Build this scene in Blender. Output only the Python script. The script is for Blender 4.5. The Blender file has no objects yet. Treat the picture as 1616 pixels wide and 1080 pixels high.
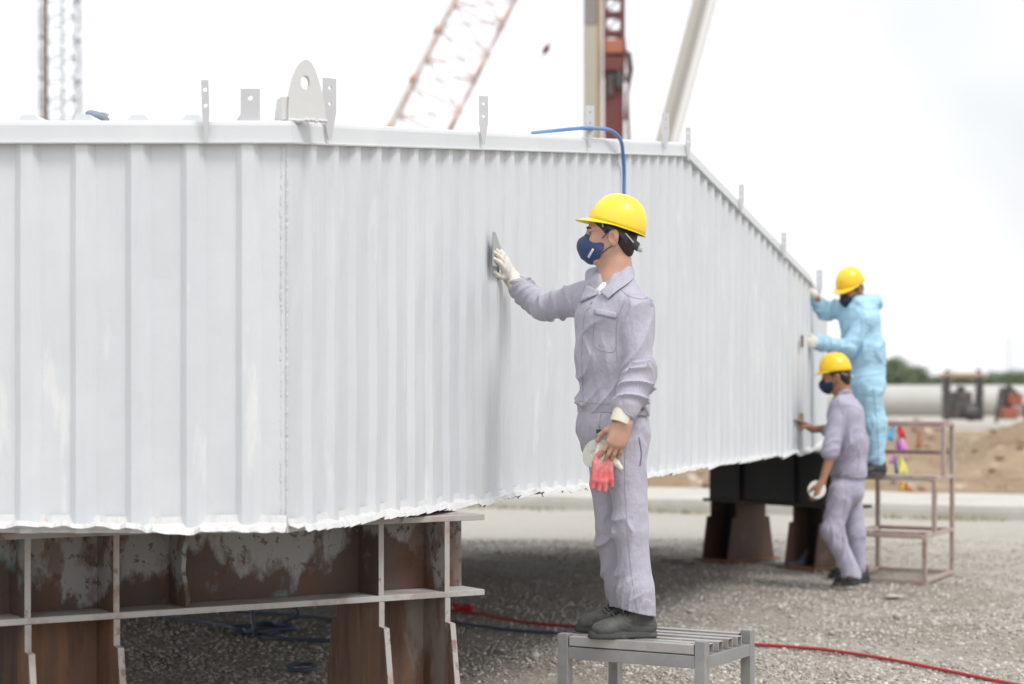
import bpy, bmesh, math, random
import numpy as np
from mathutils import Vector, Matrix
from mathutils.bvhtree import BVHTree
R = math.radians
rnd = random.Random(7)
scene = bpy.context.scene
COL = scene.collection

# ---------------------------------------------------------------- camera, light
FPX, HX, HY, HCAM = 3142.0, 808.0, 612.0, 1.445      # focal length in photo pixels, principal column, horizon row, eye height
cam_d = bpy.data.cameras.new('camera'); cam = bpy.data.objects.new('camera', cam_d); COL.objects.link(cam)
cam.location = (0, 0, HCAM); cam.rotation_euler = (R(90), 0, 0)
cam_d.sensor_width = 36.0; cam_d.lens = FPX / 1616 * 36
cam_d.shift_y = (HY - 540) / 1616.0
cam_d.clip_start = 0.1; cam_d.clip_end = 5000
cam_d.dof.use_dof = True; cam_d.dof.focus_distance = 7.9; cam_d.dof.aperture_fstop = 2.3
scene.camera = cam

world = bpy.data.worlds.new('World'); scene.world = world; world.use_nodes = True
wn, wl = world.node_tree.nodes, world.node_tree.links
wn.clear()
wo = wn.new('ShaderNodeOutputWorld'); bg = wn.new('ShaderNodeBackground'); sky = wn.new('ShaderNodeTexSky')
sky.sky_type = 'NISHITA'; sky.sun_disc = False; sky.sun_elevation = R(58); sky.sun_rotation = R(160)
sky.air_density = 1.0; sky.dust_density = 4.0
tc = wn.new('ShaderNodeTexCoord'); cn = wn.new('ShaderNodeTexNoise'); cn.inputs['Scale'].default_value = 2.2
cn.inputs['Detail'].default_value = 4; cn.inputs['Roughness'].default_value = 0.55
cr = wn.new('ShaderNodeValToRGB'); cr.color_ramp.elements[0].position = .22; cr.color_ramp.elements[1].position = .52
cr.color_ramp.elements[0].color = (6.1, 6.2, 6.3, 1); cr.color_ramp.elements[1].color = (10.6, 10.7, 10.8, 1)
mx = wn.new('ShaderNodeMix'); mx.data_type = 'RGBA'; mx.inputs['Factor'].default_value = 0.9
wsx = wn.new('ShaderNodeSeparateXYZ'); wmr = wn.new('ShaderNodeMapRange'); wma = wn.new('ShaderNodeMath'); wma.operation = 'SUBTRACT'
wmr.inputs['From Min'].default_value = .06; wmr.inputs['From Max'].default_value = .26; wmr.inputs['To Max'].default_value = .20   # a greyer bank of cloud towards the right
wl.new(tc.outputs['Generated'], wsx.inputs['Vector']); wl.new(wsx.outputs['X'], wmr.inputs['Value'])
wl.new(tc.outputs['Generated'], cn.inputs['Vector']); wl.new(cn.outputs['Fac'], wma.inputs[0]); wl.new(wmr.outputs['Result'], wma.inputs[1]); wl.new(wma.outputs['Value'], cr.inputs['Fac'])
wl.new(sky.outputs['Color'], mx.inputs['A']); wl.new(cr.outputs['Color'], mx.inputs['B'])
wl.new(mx.outputs['Result'], bg.inputs['Color']); bg.inputs['Strength'].default_value = 0.1
wl.new(bg.outputs['Background'], wo.inputs['Surface'])

sun_d = bpy.data.lights.new('sun', 'SUN'); sun = bpy.data.objects.new('sun', sun_d); COL.objects.link(sun)
sun_d.energy = 1.3; sun_d.angle = R(18); sun_d.color = (1, .985, .965)
sun.rotation_euler = Vector((-.42, .42, -.85)).to_track_quat('-Z', 'Y').to_euler()   # from the front right, high
scene.view_settings.view_transform = 'Standard'; scene.view_settings.look = 'None'
scene.view_settings.exposure = 0.62; scene.view_settings.gamma = 1.0

# ---------------------------------------------------------------- helpers
def V(*a): return np.array(a, float)
def P(px, py, Y):                       # a photo pixel at a distance -> a point in the yard
    return V((px-HX)/FPX*Y, Y, HCAM+(HY-py)/FPX*Y)
def G(px, py, z=0.0):                   # a photo pixel on the ground -> a point on the ground
    Y = (HCAM-z)*FPX/(py-HY); return V((px-HX)/FPX*Y, Y, z)
def nrm(v):
    v = np.asarray(v, float); return v/np.linalg.norm(v)
def link(name, me, mat, parent=None, smooth=False):
    o = bpy.data.objects.new(name, me); COL.objects.link(o)
    if mat is not None: me.materials.append(mat)
    if smooth: me.polygons.foreach_set('use_smooth', np.ones(len(me.polygons), bool))
    if parent is not None:
        o.parent = parent
        o.matrix_parent_inverse = parent.matrix_basis.inverted()
    return o
def tag(o, label=None, cat=None, group=None, kind=None):
    if label: o['label'] = label
    if cat: o['category'] = cat
    if group: o['group'] = group
    if kind: o['kind'] = kind
    return o
def thing(name, loc, label, cat, group=None):
    o = bpy.data.objects.new(name, None); COL.objects.link(o); o.location = loc; o.empty_display_size = .1
    return tag(o, label, cat, group)
class MB:
    def __init__(s): s.v = []; s.f = []
    def add(s, vs, fs):
        n = len(s.v); s.v += [tuple(map(float, p)) for p in vs]; s.f += [tuple(i+n for i in f) for f in fs]; return s
    def hexa(s, p):                     # 8 points: bottom 4 (ccw), top 4
        return s.add(p, [(3,2,1,0),(4,5,6,7),(0,1,5,4),(1,2,6,5),(2,3,7,6),(3,0,4,7)])
    def box(s, c, size, ax=None):
        c = np.asarray(c, float); h = np.asarray(size)/2.0
        A = np.eye(3) if ax is None else np.array([nrm(a) for a in ax])
        pts = []
        for z in (-1, 1):
            for x, y in ((-1,-1),(1,-1),(1,1),(-1,1)):
                pts.append(c+A[0]*x*h[0]+A[1]*y*h[1]+A[2]*z*h[2])
        return s.hexa(pts)
    def bar(s, a, b, w, d, up=(0,0,1)):  # box bar from a to b
        a = np.asarray(a, float); b = np.asarray(b, float); t = nrm(b-a)
        up = np.asarray(up, float)
        if abs(np.dot(t, nrm(up))) > .98: up = V(1, 0, 0)
        sx = nrm(np.cross(t, up)); sy = np.cross(sx, t)
        return s.box((a+b)/2, (w, d, np.linalg.norm(b-a)), (sx, sy, t))
    def tube(s, pts, r, n=8, cap=True):
        pts = [np.asarray(p, float) for p in pts]; m = len(pts)
        rr = r if hasattr(r, '__len__') else [r]*m
        vs = []; prev = None
        for i, p in enumerate(pts):
            t = nrm(pts[min(i+1, m-1)]-pts[max(i-1, 0)])
            if prev is None:
                u = np.cross(t, (0, 0, 1));
                if np.linalg.norm(u) < .05: u = np.cross(t, (1, 0, 0))
            else: u = prev-t*np.dot(prev, t)
            u = nrm(u); prev = u; w = np.cross(t, u)
            for k in range(n):
                a = 2*math.pi*k/n; vs.append(p+(u*math.cos(a)+w*math.sin(a))*rr[i])
        fs = [(i*n+k, i*n+(k+1) % n, (i+1)*n+(k+1) % n, (i+1)*n+k) for i in range(m-1) for k in range(n)]
        if cap: fs += [tuple(range(n-1, -1, -1)), tuple((m-1)*n+k for k in range(n))]
        return s.add(vs, fs)
    def prism(s, poly, off):            # planar 3D polygon extruded by a vector
        n = len(poly); off = np.asarray(off, float)
        vs = [np.asarray(p, float) for p in poly]; vs += [p+off for p in vs]
        return s.add(vs, [tuple(range(n-1, -1, -1)), tuple(range(n, 2*n))]+[(i, (i+1) % n, n+(i+1) % n, n+i) for i in range(n)])
    def grid(s, rows):                  # rows of points -> quads
        m, n = len(rows), len(rows[0]); vs = [p for r in rows for p in r]
        return s.add(vs, [(i*n+j, i*n+j+1, (i+1)*n+j+1, (i+1)*n+j) for i in range(m-1) for j in range(n-1)])
    def mesh(s, name='m', fix=True):
        me = bpy.data.meshes.new(name); me.from_pydata(s.v, [], s.f); me.update()
        if fix:
            bm = bmesh.new(); bm.from_mesh(me); bmesh.ops.recalc_face_normals(bm, faces=bm.faces); bm.to_mesh(me); bm.free()
        return me
    def build(s, name, mat, parent=None, smooth=False, bevel=0, solid=0, sub=0):
        o = link(name, s.mesh(name), mat, parent, smooth)
        if solid:
            m = o.modifiers.new('solid', 'SOLIDIFY'); m.thickness = solid; m.offset = 0
        if bevel:
            m = o.modifiers.new('bevel', 'BEVEL'); m.width = bevel; m.segments = 2; m.limit_method = 'ANGLE'
        if sub:
            m = o.modifiers.new('sub', 'SUBSURF'); m.levels = sub; m.render_levels = sub
        return o
def spline(pts, n=8):                   # Catmull-Rom
    pts = [np.asarray(p, float) for p in pts]; q = [2*pts[0]-pts[1]]+pts+[2*pts[-1]-pts[-2]]; out = []
    for i in range(1, len(q)-2):
        for k in range(n):
            t = k/n; a, b, c, d = q[i-1:i+3]
            out.append(.5*((2*b)+(-a+c)*t+(2*a-5*b+4*c-d)*t*t+(-a+3*b-3*c+d)*t**3))
    out.append(pts[-1]); return out

# ---------------------------------------------------------------- materials
def mat(name, col, rough=.6, metal=0., spec=None, layers=(), bumps=(), coat=0., sheen=0., rough_var=0.):
    """layers: (scale, detail, lo, hi, colour, stretch, amount) noise masks mixed over the colour; bumps: (scale, strength, distance, kind, stretch)"""
    m = bpy.data.materials.new(name); m.use_nodes = True
    n, l = m.node_tree.nodes, m.node_tree.links; b = n['Principled BSDF']
    b.inputs['Roughness'].default_value = rough; b.inputs['Metallic'].default_value = metal
    if spec is not None: b.inputs['Specular IOR Level'].default_value = spec
    if coat: b.inputs['Coat Weight'].default_value = coat; b.inputs['Coat Roughness'].default_value = .15
    if sheen: b.inputs['Sheen Weight'].default_value = sheen
    t = n.new('ShaderNodeTexCoord'); cur = None
    def mapped(st, seed=0):
        mp = n.new('ShaderNodeMapping'); mp.inputs['Scale'].default_value = st; mp.inputs['Location'].default_value = (seed*3.1, seed*1.7, seed*2.3)
        l.new(t.outputs['Object'], mp.inputs['Vector']); return mp.outputs['Vector']
    c0 = n.new('ShaderNodeRGB'); c0.outputs[0].default_value = (*col, 1); cur = c0.outputs[0]
    for i, ly in enumerate(layers):
        sc, det, lo, hi, c, st, am = ly[:7]
        z = n.new('ShaderNodeTexNoise'); z.inputs['Scale'].default_value = sc; z.inputs['Detail'].default_value = det; z.inputs['Roughness'].default_value = .6
        l.new(mapped(st, i+1), z.inputs['Vector'])
        mr = n.new('ShaderNodeMapRange'); mr.inputs['From Min'].default_value = lo; mr.inputs['From Max'].default_value = hi; mr.inputs['To Max'].default_value = am
        fo = z.outputs['Fac']
        if len(ly) > 7:                 # rust that grows from a water line: (height, gain)
            sz = n.new('ShaderNodeSeparateXYZ'); l.new(t.outputs['Object'], sz.inputs['Vector']); m1 = n.new('ShaderNodeMath'); m1.operation = 'MULTIPLY_ADD'; m1.inputs[1].default_value = -ly[7][1]; m1.inputs[2].default_value = ly[7][0]*ly[7][1]
            m2 = n.new('ShaderNodeMath'); l.new(sz.outputs['Z'], m1.inputs[0]); l.new(m1.outputs[0], m2.inputs[0]); l.new(fo, m2.inputs[1]); fo = m2.outputs[0]
        l.new(fo, mr.inputs['Value'])
        k = n.new('ShaderNodeMix'); k.data_type = 'RGBA'; k.inputs['B'].default_value = (*c, 1)
        l.new(cur, k.inputs['A']); l.new(mr.outputs['Result'], k.inputs['Factor']); cur = k.outputs['Result']
    l.new(cur, b.inputs['Base Color'])
    if rough_var:
        z = n.new('ShaderNodeTexNoise'); z.inputs['Scale'].default_value = 9; z.inputs['Detail'].default_value = 5
        l.new(mapped((1, 1, 1), 9), z.inputs['Vector'])
        mr = n.new('ShaderNodeMapRange'); mr.inputs['To Min'].default_value = rough-rough_var; mr.inputs['To Max'].default_value = rough+rough_var
        l.new(z.outputs['Fac'], mr.inputs['Value']); l.new(mr.outputs['Result'], b.inputs['Roughness'])
    last = None
    for i, (sc, stg, dist, kind, st) in enumerate(bumps):
        if kind == 'noise':
            z = n.new('ShaderNodeTexNoise'); z.inputs['Detail'].default_value = 4; out = z.outputs['Fac']
        elif kind == 'vor':
            z = n.new('ShaderNodeTexVoronoi'); out = z.outputs['Distance']
        else:
            z = n.new('ShaderNodeTexWave'); out = z.outputs['Fac']
        z.inputs['Scale'].default_value = sc; l.new(mapped(st, 20+i), z.inputs['Vector'])
        bp = n.new('ShaderNodeBump'); bp.inputs['Strength'].default_value = stg; bp.inputs['Distance'].default_value = dist
        l.new(out, bp.inputs['Height'])
        if last: l.new(last, bp.inputs['Normal'])
        last = bp.outputs['Normal']
    if last: l.new(last, b.inputs['Normal'])
    return m
I3 = (1, 1, 1)
M = {}
M['paint'] = mat('paint', (.575, .598, .622), .42, layers=[(1.4, 4, .42, .72, (.635, .65, .665), (3, 3, .5), .8), (5, 5, .55, .75, (.53, .545, .56), (4, 4, .35), .5), (9, 5, .62, .7, (.73, .73, .73), (1, 1, .2), .6)],
                 bumps=[(2.2, .35, .02, 'noise', (1, 1, .4)), (60, .12, .004, 'noise', I3)], rough_var=.1)
M['paint_rail'] = mat('paint_rail', (.585, .603, .62), .42, layers=[(3, 4, .5, .7, (.65, .65, .65), I3, .6)], bumps=[(7, .25, .01, 'noise', I3)])
M['paint_lug'] = mat('paint_lug', (.56, .56, .55), .5, layers=[(14, 4, .5, .7, (.57,.57,.56), I3, .6)], bumps=[(40, .2, .004, 'noise', I3)])
M['bracket'] = mat('bracket', (.50, .50, .51), .45, layers=[(20, 4, .5, .7, (.52,.52,.52), I3, .6)], bumps=[(40, .2, .003, 'noise', I3)])
M['skirt'] = mat('skirt', (.60, .60, .60), .35, layers=[(30, 4, .6, .68, (.55, .44, .34), I3, .5)], bumps=[(25, .4, .01, 'noise', I3)])
M['weld'] = mat('weld', (.56, .56, .57), .5, bumps=[(90, .8, .006, 'noise', I3)])
M['dark'] = mat('dark', (.05, .045, .04), .8, layers=[(8, 4, .4, .7, (.12, .07, .045), I3, .8)])
RZ = (1, 1, .55)
M['rust_web'] = mat('rust_web', (.285, .28, .275), .7, layers=[(2.6, 8, .46, .50, (.085, .052, .042), RZ, .95, (.765, .75)), (5.5, 6, .52, .58, (.125, .060, .035), RZ, .7), (3.0, 5, .60, .66, (.17, .29, .29), I3, .75), (26, 5, .57, .62, (.10, .05, .03), I3, .8)], bumps=[(50, .4, .004, 'noise', I3)], rough_var=.15)
M['rust_leg'] = mat('rust_leg', (.15, .085, .056), .75, layers=[(4, 7, .5, .62, (.085, .045, .035), (2, 2, .35), .9), (7, 6, .54, .64, (.22, .115, .06), (2, 2, .3), .7), (3, 5, .6, .68, (.26, .235, .21), (1.5, 1.5, .5), .85)], bumps=[(45, .5, .005, 'noise', I3)], rough_var=.12)
M['steel_edge'] = mat('steel_edge', (.37, .345, .33), .65, layers=[(6, 6, .5, .62, (.27, .19, .15), I3, .8), (20, 5, .58, .64, (.18, .09, .06), I3, .7)], bumps=[(60, .4, .003, 'noise', I3)])
M['steel_dusty'] = mat('steel_dusty', (.40, .385, .37), .75, layers=[(5, 6, .5, .6, (.27, .22, .19), I3, .7), (24, 5, .55, .62, (.42, .40, .38), I3, .6)], bumps=[(70, .5, .004, 'noise', I3)])
M['black_steel'] = mat('black_steel', (.028, .028, .032), .5, layers=[(4, 5, .5, .65, (.06, .045, .038), I3, .8)], bumps=[(40, .3, .003, 'noise', I3)])
M['brown_steel'] = mat('brown_steel', (.115, .065, .045), .65, layers=[(5, 6, .48, .62, (.075, .055, .05), (1, 1, .5), .9), (5, 5, .6, .68, (.17, .11, .09), I3, .8)], bumps=[(40, .4, .004, 'noise', I3)])
M['orange_rust'] = mat('orange_rust', (.26, .12, .06), .75, layers=[(9, 5, .5, .6, (.14, .09, .07), I3, .8)])
M['stool'] = mat('stool', (.29, .29, .29), .42, .35, layers=[(5, 5, .48, .65, (.37, .37, .365), I3, .7), (13, 6, .57, .64, (.27, .23, .20), I3, .6)], bumps=[(80, .2, .002, 'noise', I3)], rough_var=.12)
M['stool_slat'] = mat('stool_slat', (.40, .385, .375), .4, .3, layers=[(6, 6, .5, .62, (.48, .465, .45), (1, 1, 1), .7), (16, 6, .56, .64, (.33, .26, .22), I3, .6)], bumps=[(80, .2, .002, 'noise', I3)], rough_var=.12)
M['stand'] = mat('stand', (.40, .315, .275), .6, layers=[(5, 5, .5, .62, (.42, .36, .33), I3, .8), (14, 5, .56, .64, (.25, .14, .11), I3, .7)])
M['stand_red'] = mat('stand_red', (.38, .24, .22), .6, layers=[(6, 5, .52, .62, (.42, .33, .31), I3, .8)])
FB = [(320, .25, .0012, 'noise', I3), (38, .12, .004, 'noise', I3), (10, .8, .024, 'noise', (1.5, 1.5, .8)), (22, .25, .010, 'noise', (.7, .7, 1.6))]
M['cloth'] = mat('cloth', (.405, .39, .462), .85, sheen=.15, layers=[(9, 4, .5, .75, (.435, .42, .49), I3, .5), (5, 5, .6, .72, (.36, .345, .40), I3, .35)], bumps=FB)
M['cloth_far'] = mat('cloth_far', (.385, .365, .465), .85, sheen=.15, layers=[(6, 4, .5, .7, (.42, .405, .51), I3, .5)], bumps=[(26, .4, .01, 'noise', I3), (9, .7, .025, 'noise', I3)])
M['seam'] = mat('seam', (.32, .31, .37), .9)
M['cloth_in'] = mat('cloth_in', (.18, .18, .26), .9)
M['tshirt'] = mat('tshirt', (.78, .78, .78), .8)
M['blue_suit'] = mat('blue_suit', (.36, .58, .74), .6, layers=[(5, 4, .45, .7, (.42, .68, .83), I3, .7)], bumps=[(14, .55, .022, 'noise', (1, 1, 2))])
M['skin'] = mat('skin', (.48, .29, .21), .5, layers=[(7, 4, .48, .62, (.50, .25, .18), I3, .7), (12, 4, .45, .7, (.56, .33, .23), I3, .6), (30, 4, .55, .7, (.44, .22, .15), I3, .4)], bumps=[(160, .2, .001, 'noise', I3)])
M['skin_far'] = mat('skin_far', (.36, .18, .11), .55)
M['hair'] = mat('hair', (.018, .015, .014), .55, bumps=[(90, .8, .004, 'noise', (1, 1, .25))])
M['eye'] = mat('eye', (.28, .25, .23), .3); M['iris'] = mat('iris', (.03, .018, .012), .2)
M['mask'] = mat('mask', (.022, .045, .135), .6, sheen=.1, layers=[(14, 4, .5, .7, (.03, .06, .17), I3, .6)], bumps=[(260, .2, .001, 'noise', I3)])
M['mask_far'] = mat('mask_far', (.012, .018, .05), .7)
M['mark'] = mat('mark', (.62, .66, .70), .6)
M['helmet'] = mat('helmet', (.90, .63, .012), .36, spec=.5, coat=.3, layers=[(9, 5, .50, .72, (.78, .58, .12), I3, .55), (40, 5, .64, .70, (.60, .45, .10), I3, .5)], rough_var=.12, bumps=[(60, .05, .002, 'noise', I3)])
M['helmet_far'] = mat('helmet_far', (.88, .55, .01), .3, coat=.3)
M['band'] = mat('band', (.045, .05, .06), .6); M['knob'] = mat('knob', (.55, .54, .52), .4)
M['glove_white'] = mat('glove_white', (.72, .68, .62), .9, layers=[(18, 4, .5, .65, (.60, .52, .47), I3, .6)], bumps=[(230, .5, .002, 'noise', I3)])
M['glove_cuff'] = mat('glove_cuff', (.72, .68, .56), .9, layers=[(14, 4, .5, .7, (.64, .59, .47), I3, .6)], bumps=[(180, .6, .003, 'noise', (1, 1, .2))])
M['glove_red'] = mat('glove_red', (.66, .14, .15), .7, layers=[(16, 5, .48, .66, (.75, .34, .33), I3, .8)], bumps=[(120, .4, .002, 'noise', I3)])
M['disc'] = mat('disc', (.53, .53, .48), .8, layers=[(25, 4, .58, .66, (.30, .31, .27), I3, .7)])
M['disc_far'] = mat('disc_far', (.80, .80, .76), .8)
M['shoe'] = mat('shoe', (.062, .062, .060), .8, layers=[(14, 5, .45, .62, (.125, .12, .105), I3, .7), (30, 5, .55, .65, (.08, .08, .078), I3, .6)], bumps=[(140, .3, .001, 'noise', I3)])
M['sole'] = mat('sole', (.05, .052, .052), .8, layers=[(20, 5, .5, .65, (.11, .105, .095), I3, .7)])
M['lace'] = mat('lace', (.018, .018, .018), .9)
M['shoe_black'] = mat('shoe_black', (.03, .03, .034), .6, layers=[(12, 4, .5, .7, (.07, .07, .07), I3, .6)])
M['hose_blue'] = mat('hose_blue', (.10, .22, .50), .45); M['hose_navy'] = mat('hose_navy', (.055, .08, .14), .5, layers=[(9, 4, .5, .7, (.09, .11, .15), I3, .6)])
M['hose_red'] = mat('hose_red', (.42, .035, .04), .5, layers=[(8, 4, .5, .7, (.30, .06, .06), I3, .6)])
M['rag_red'] = mat('rag_red', (.50, .02, .04), .8); M['abrasive'] = mat('abrasive', (.36, .37, .37), .9, bumps=[(300, .5, .001, 'noise', I3)])
M['abrasive_tan'] = mat('abrasive_tan', (.50, .42, .26), .9)
M['concrete'] = mat('concrete', (.43, .415, .38), .85, layers=[(1.2, 6, .45, .65, (.50, .48, .44), I3, .8), (3, 5, .58, .68, (.38, .36, .31), I3, .7)], bumps=[(12, .3, .02, 'noise', I3)])
M['dirt'] = mat('dirt', (.25, .18, .115), .95, layers=[(.5, 6, .45, .6, (.33, .25, .165), I3, .8), (1.3, 6, .55, .66, (.19, .12, .075), I3, .8), (3, 5, .6, .66, (.50, .44, .36), I3, .7)], bumps=[(2.2, 1, .15, 'noise', I3), (9, .8, .05, 'noise', I3)])
M['weeds'] = mat('weeds', (.27, .26, .12), .9, layers=[(2, 5, .45, .6, (.36, .33, .20), I3, .9)])
M['pipe'] = mat('pipe', (.46, .445, .425), .5, layers=[(.6, 4, .5, .7, (.38, .36, .33), I3, .6)])
M['machine'] = mat('machine', (.07, .07, .075), .6, layers=[(2, 4, .5, .65, (.16, .12, .10), I3, .8)])
M['machine_tan'] = mat('machine_tan', (.42, .30, .19), .6); M['machine_red'] = mat('machine_red', (.34, .11, .07), .6, layers=[(2, 4, .5, .65, (.30, .10, .06), I3, .8)])
M['rig_red'] = mat('rig_red', (.15, .038, .036), .55, layers=[(1.2, 4, .5, .66, (.11, .04, .04), (1, 1, .3), .8)])
M['rig_orange'] = mat('rig_orange', (.38, .13, .08), .55); M['rig_grey'] = mat('rig_grey', (.42, .39, .32), .6, layers=[(.6, 4, .5, .6, (.52, .48, .40), (1, 1, .2), .8)])
M['rig_dark'] = mat('rig_dark', (.24, .22, .21), .6)
M['boom_beige'] = mat('boom_beige', (.46, .445, .40), .55); M['boom_dark_beige'] = mat('boom_dark_beige', (.34, .33, .30), .55)  # plain beige, and a darker beige for the stripe along the boom
M['boom_white'] = mat('boom_white', (.72, .72, .72), .5); M['boom_red'] = mat('boom_red', (.60, .36, .30), .5); M['boom_pink'] = mat('boom_pink', (.52, .40, .39), .5)
M['mast_brown'] = mat('mast_brown', (.15, .11, .10), .6); M['mast_grey'] = mat('mast_grey', (.05, .05, .07), .5)
M['cable'] = mat('cable', (.35, .35, .36), .5); M['hook'] = mat('hook', (.16, .07, .05), .6)
M['leaf'] = mat('leaf', (.13, .175, .10), .7, layers=[(.25, 3, .42, .6, (.18, .22, .12), I3, .9), (.6, 3, .55, .65, (.10, .135, .085), I3, .8)]); M['bark'] = mat('bark', (.12, .09, .07), .9)  # leaf tones lightened so the far trees look hazy; haze is in the colour
M['shoe_blue'] = mat('shoe_blue', (.20, .225, .29), .6)
def flagmat(n, c): return mat(n, c, .7)
# ---------------------------------------------------------------- solid modelling of bodies and cloth (signed distance field -> surface nets)
class Field:
    def __init__(s): s.ops = []; s.clips = []
    def cap(s, a, b, ra, rb=None, k=.02, st=None, fold=None, sub=False):
        a = np.asarray(a, float); b = np.asarray(b, float); rb = ra if rb is None else rb
        s.ops.append(('cap', a, b, ra, rb, k, st, fold, sub)); return s
    def ell(s, c, r, ax=None, k=.02, sub=False):
        A = np.eye(3) if ax is None else np.array([nrm(x) for x in ax])
        s.ops.append(('ell', np.asarray(c, float), np.asarray(r, float), A, 0, k, None, None, sub)); return s
    def box(s, c, r, ax=None, rad=.005, k=.01, sub=False):
        A = np.eye(3) if ax is None else np.array([nrm(x) for x in ax])
        s.ops.append(('box', np.asarray(c, float), np.asarray(r, float), A, rad, k, None, None, sub)); return s
    def clip(s, p, n, near=None):       # keep the side n points away from; near=(centre, radius) limits it
        s.clips.append((np.asarray(p, float), nrm(n), near)); return s
    def bounds(s, o):
        if o[0] == 'cap':
            f = 1.0
            if o[6]: f = max(1, max(x[1] for x in o[6]))
            r = max(o[3], o[4])*f+o[5]+.015
            return np.minimum(o[1], o[2])-r, np.maximum(o[1], o[2])+r
        r = np.linalg.norm(o[2]) if o[0] == 'box' else max(o[2])
        return o[1]-r-o[5]-.015, o[1]+r+o[5]+.015
    def mesh(s, h, wob=0.0, seed=0):
        bs = [s.bounds(o) for o in s.ops if not o[8]]
        lo = np.min([b[0] for b in bs], axis=0); hi = np.max([b[1] for b in bs], axis=0)
        n = np.ceil((hi-lo)/h).astype(int)+2
        xs = [(lo[i]+np.arange(n[i])*h).astype(np.float32) for i in range(3)]
        F = np.full(n, .5, np.float32)
        for o in s.ops:
            b0, b1 = s.bounds(o)
            i0 = np.clip(((b0-lo)/h).astype(int), 0, n); i1 = np.clip(((b1-lo)/h).astype(int)+2, 0, n)
            if np.any(i1 <= i0): continue
            X = xs[0][i0[0]:i1[0], None, None]; Y = xs[1][None, i0[1]:i1[1], None]; Z = xs[2][None, None, i0[2]:i1[2]]
            sl = tuple(slice(i0[i], i1[i]) for i in range(3))
            if o[0] == 'cap':
                _, a, b, ra, rb, k, st, fold, sub = o
                ab = b-a; L = np.linalg.norm(ab)+1e-9; t_ = ab/L
                qx, qy, qz = X-a[0], Y-a[1], Z-a[2]
                al = qx*t_[0]+qy*t_[1]+qz*t_[2]
                t = np.clip(al/L, 0, 1)
                dx, dy, dz = qx-ab[0]*t, qy-ab[1]*t, qz-ab[2]*t
                d2 = dx*dx+dy*dy+dz*dz
                if st:
                    for ax, f in st:
                        ax = nrm(ax); c = dx*ax[0]+dy*ax[1]+dz*ax[2]; d2 = d2-c*c*(1-1/(f*f))
                d = np.sqrt(np.maximum(d2, 1e-10))-(ra+(rb-ra)*t)
                if fold:
                    amp, fr, sd = fold
                    c1 = dx*.8+dz*.6; c2 = dy*.9-dx*.4
                    for q_, (sl_, f2, am2) in enumerate(((1.3, 1., 1.), (-1.7, 1.45, .7))):
                        ph = math.pi*fr*f2*(al+sl_*(c1 if q_ == 0 else c2))+1.3*np.sin(8*al+9*c2+sd+q_)+.8*np.sin(17*c1-7*al+1.7*sd)
                        w = 1-np.abs(np.sin(ph)); md = np.clip(.25+.9*np.sin(9*al+13*c1*(1-2*q_)-10*c2+2.1*sd+2*q_), 0, 1)
                        d = d-amp*am2*md*(w*w*(1.5-.5*w))
                    d = d-amp*.22*np.sin(math.pi*fr*.5*al+7*c1+sd)
            elif o[0] == 'ell':
                _, c, r, A, _, k, _, _, sub = o
                qx, qy, qz = X-c[0], Y-c[1], Z-c[2]
                u = [(qx*A[i][0]+qy*A[i][1]+qz*A[i][2])/r[i] for i in range(3)]
                k0 = np.sqrt(u[0]**2+u[1]**2+u[2]**2)+1e-6
                k1 = np.sqrt((u[0]/r[0])**2+(u[1]/r[1])**2+(u[2]/r[2])**2)+1e-6
                d = k0*(k0-1)/k1
            else:
                _, c, r, A, rad, k, _, _, sub = o
                qx, qy, qz = X-c[0], Y-c[1], Z-c[2]
                u = [np.abs(qx*A[i][0]+qy*A[i][1]+qz*A[i][2])-(r[i]-rad) for i in range(3)]
                d = np.sqrt(sum(np.maximum(v, 0)**2 for v in u))+np.minimum(np.maximum(np.maximum(u[0], u[1]), u[2]), 0)-rad
            G_ = F[sl]
            if sub:
                hh = np.clip(.5-.5*(G_+d)/k, 0, 1); F[sl] = G_*(1-hh)-d*hh+k*hh*(1-hh)
            else:
                hh = np.clip(.5+.5*(G_-d)/k, 0, 1); F[sl] = G_*(1-hh)+d*hh-k*hh*(1-hh)
        X, Y, Z = xs[0][:, None, None], xs[1][None, :, None], xs[2][None, None, :]
        if wob:
            F -= (wob*(np.sin(31*X+13*Z+seed)*np.sin(23*Z+17*Y+seed*2)+.6*np.sin(57*Z-29*X+seed)*np.sin(41*Y+33*X))).astype(np.float32)
        for p, nn, near in s.clips:
            d = (X-p[0])*nn[0]+(Y-p[1])*nn[1]+(Z-p[2])*nn[2]
            if near is not None:
                c, r = near; q = np.sqrt((X-c[0])**2+(Y-c[1])**2+(Z-c[2])**2)-r
                d = np.minimum(d, -q)
            F = np.maximum(F, d.astype(np.float32))
        S = F < 0
        A = S[:-1, :-1, :-1]; cnt = np.zeros(A.shape, np.int8)
        cs = [(i, j, k) for i in (0, 1) for j in (0, 1) for k in (0, 1)]
        for c in cs: cnt += S[c[0]:S.shape[0]-1+c[0], c[1]:S.shape[1]-1+c[1], c[2]:S.shape[2]-1+c[2]]
        act = np.argwhere((cnt > 0) & (cnt < 8))
        idx = np.full(A.shape, -1, np.int32); idx[tuple(act.T)] = np.arange(len(act))
        vals = np.stack([F[act[:, 0]+c[0], act[:, 1]+c[1], act[:, 2]+c[2]] for c in cs], 1)
        acc = np.zeros((len(act), 3)); num = np.zeros(len(act))
        ca = np.array(cs, float)
        for a in range(8):
            for b in range(a+1, 8):
                if np.abs(ca[a]-ca[b]).sum() != 1: continue
                va, vb = vals[:, a], vals[:, b]; m = (va < 0) != (vb < 0)
                t = np.where(m, va/np.where(m, va-vb, 1), 0)
                acc += np.where(m[:, None], ca[a]+(ca[b]-ca[a])*t[:, None], 0); num += m
        vt = lo+(act+acc/num[:, None])*h
        fs = []
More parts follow.
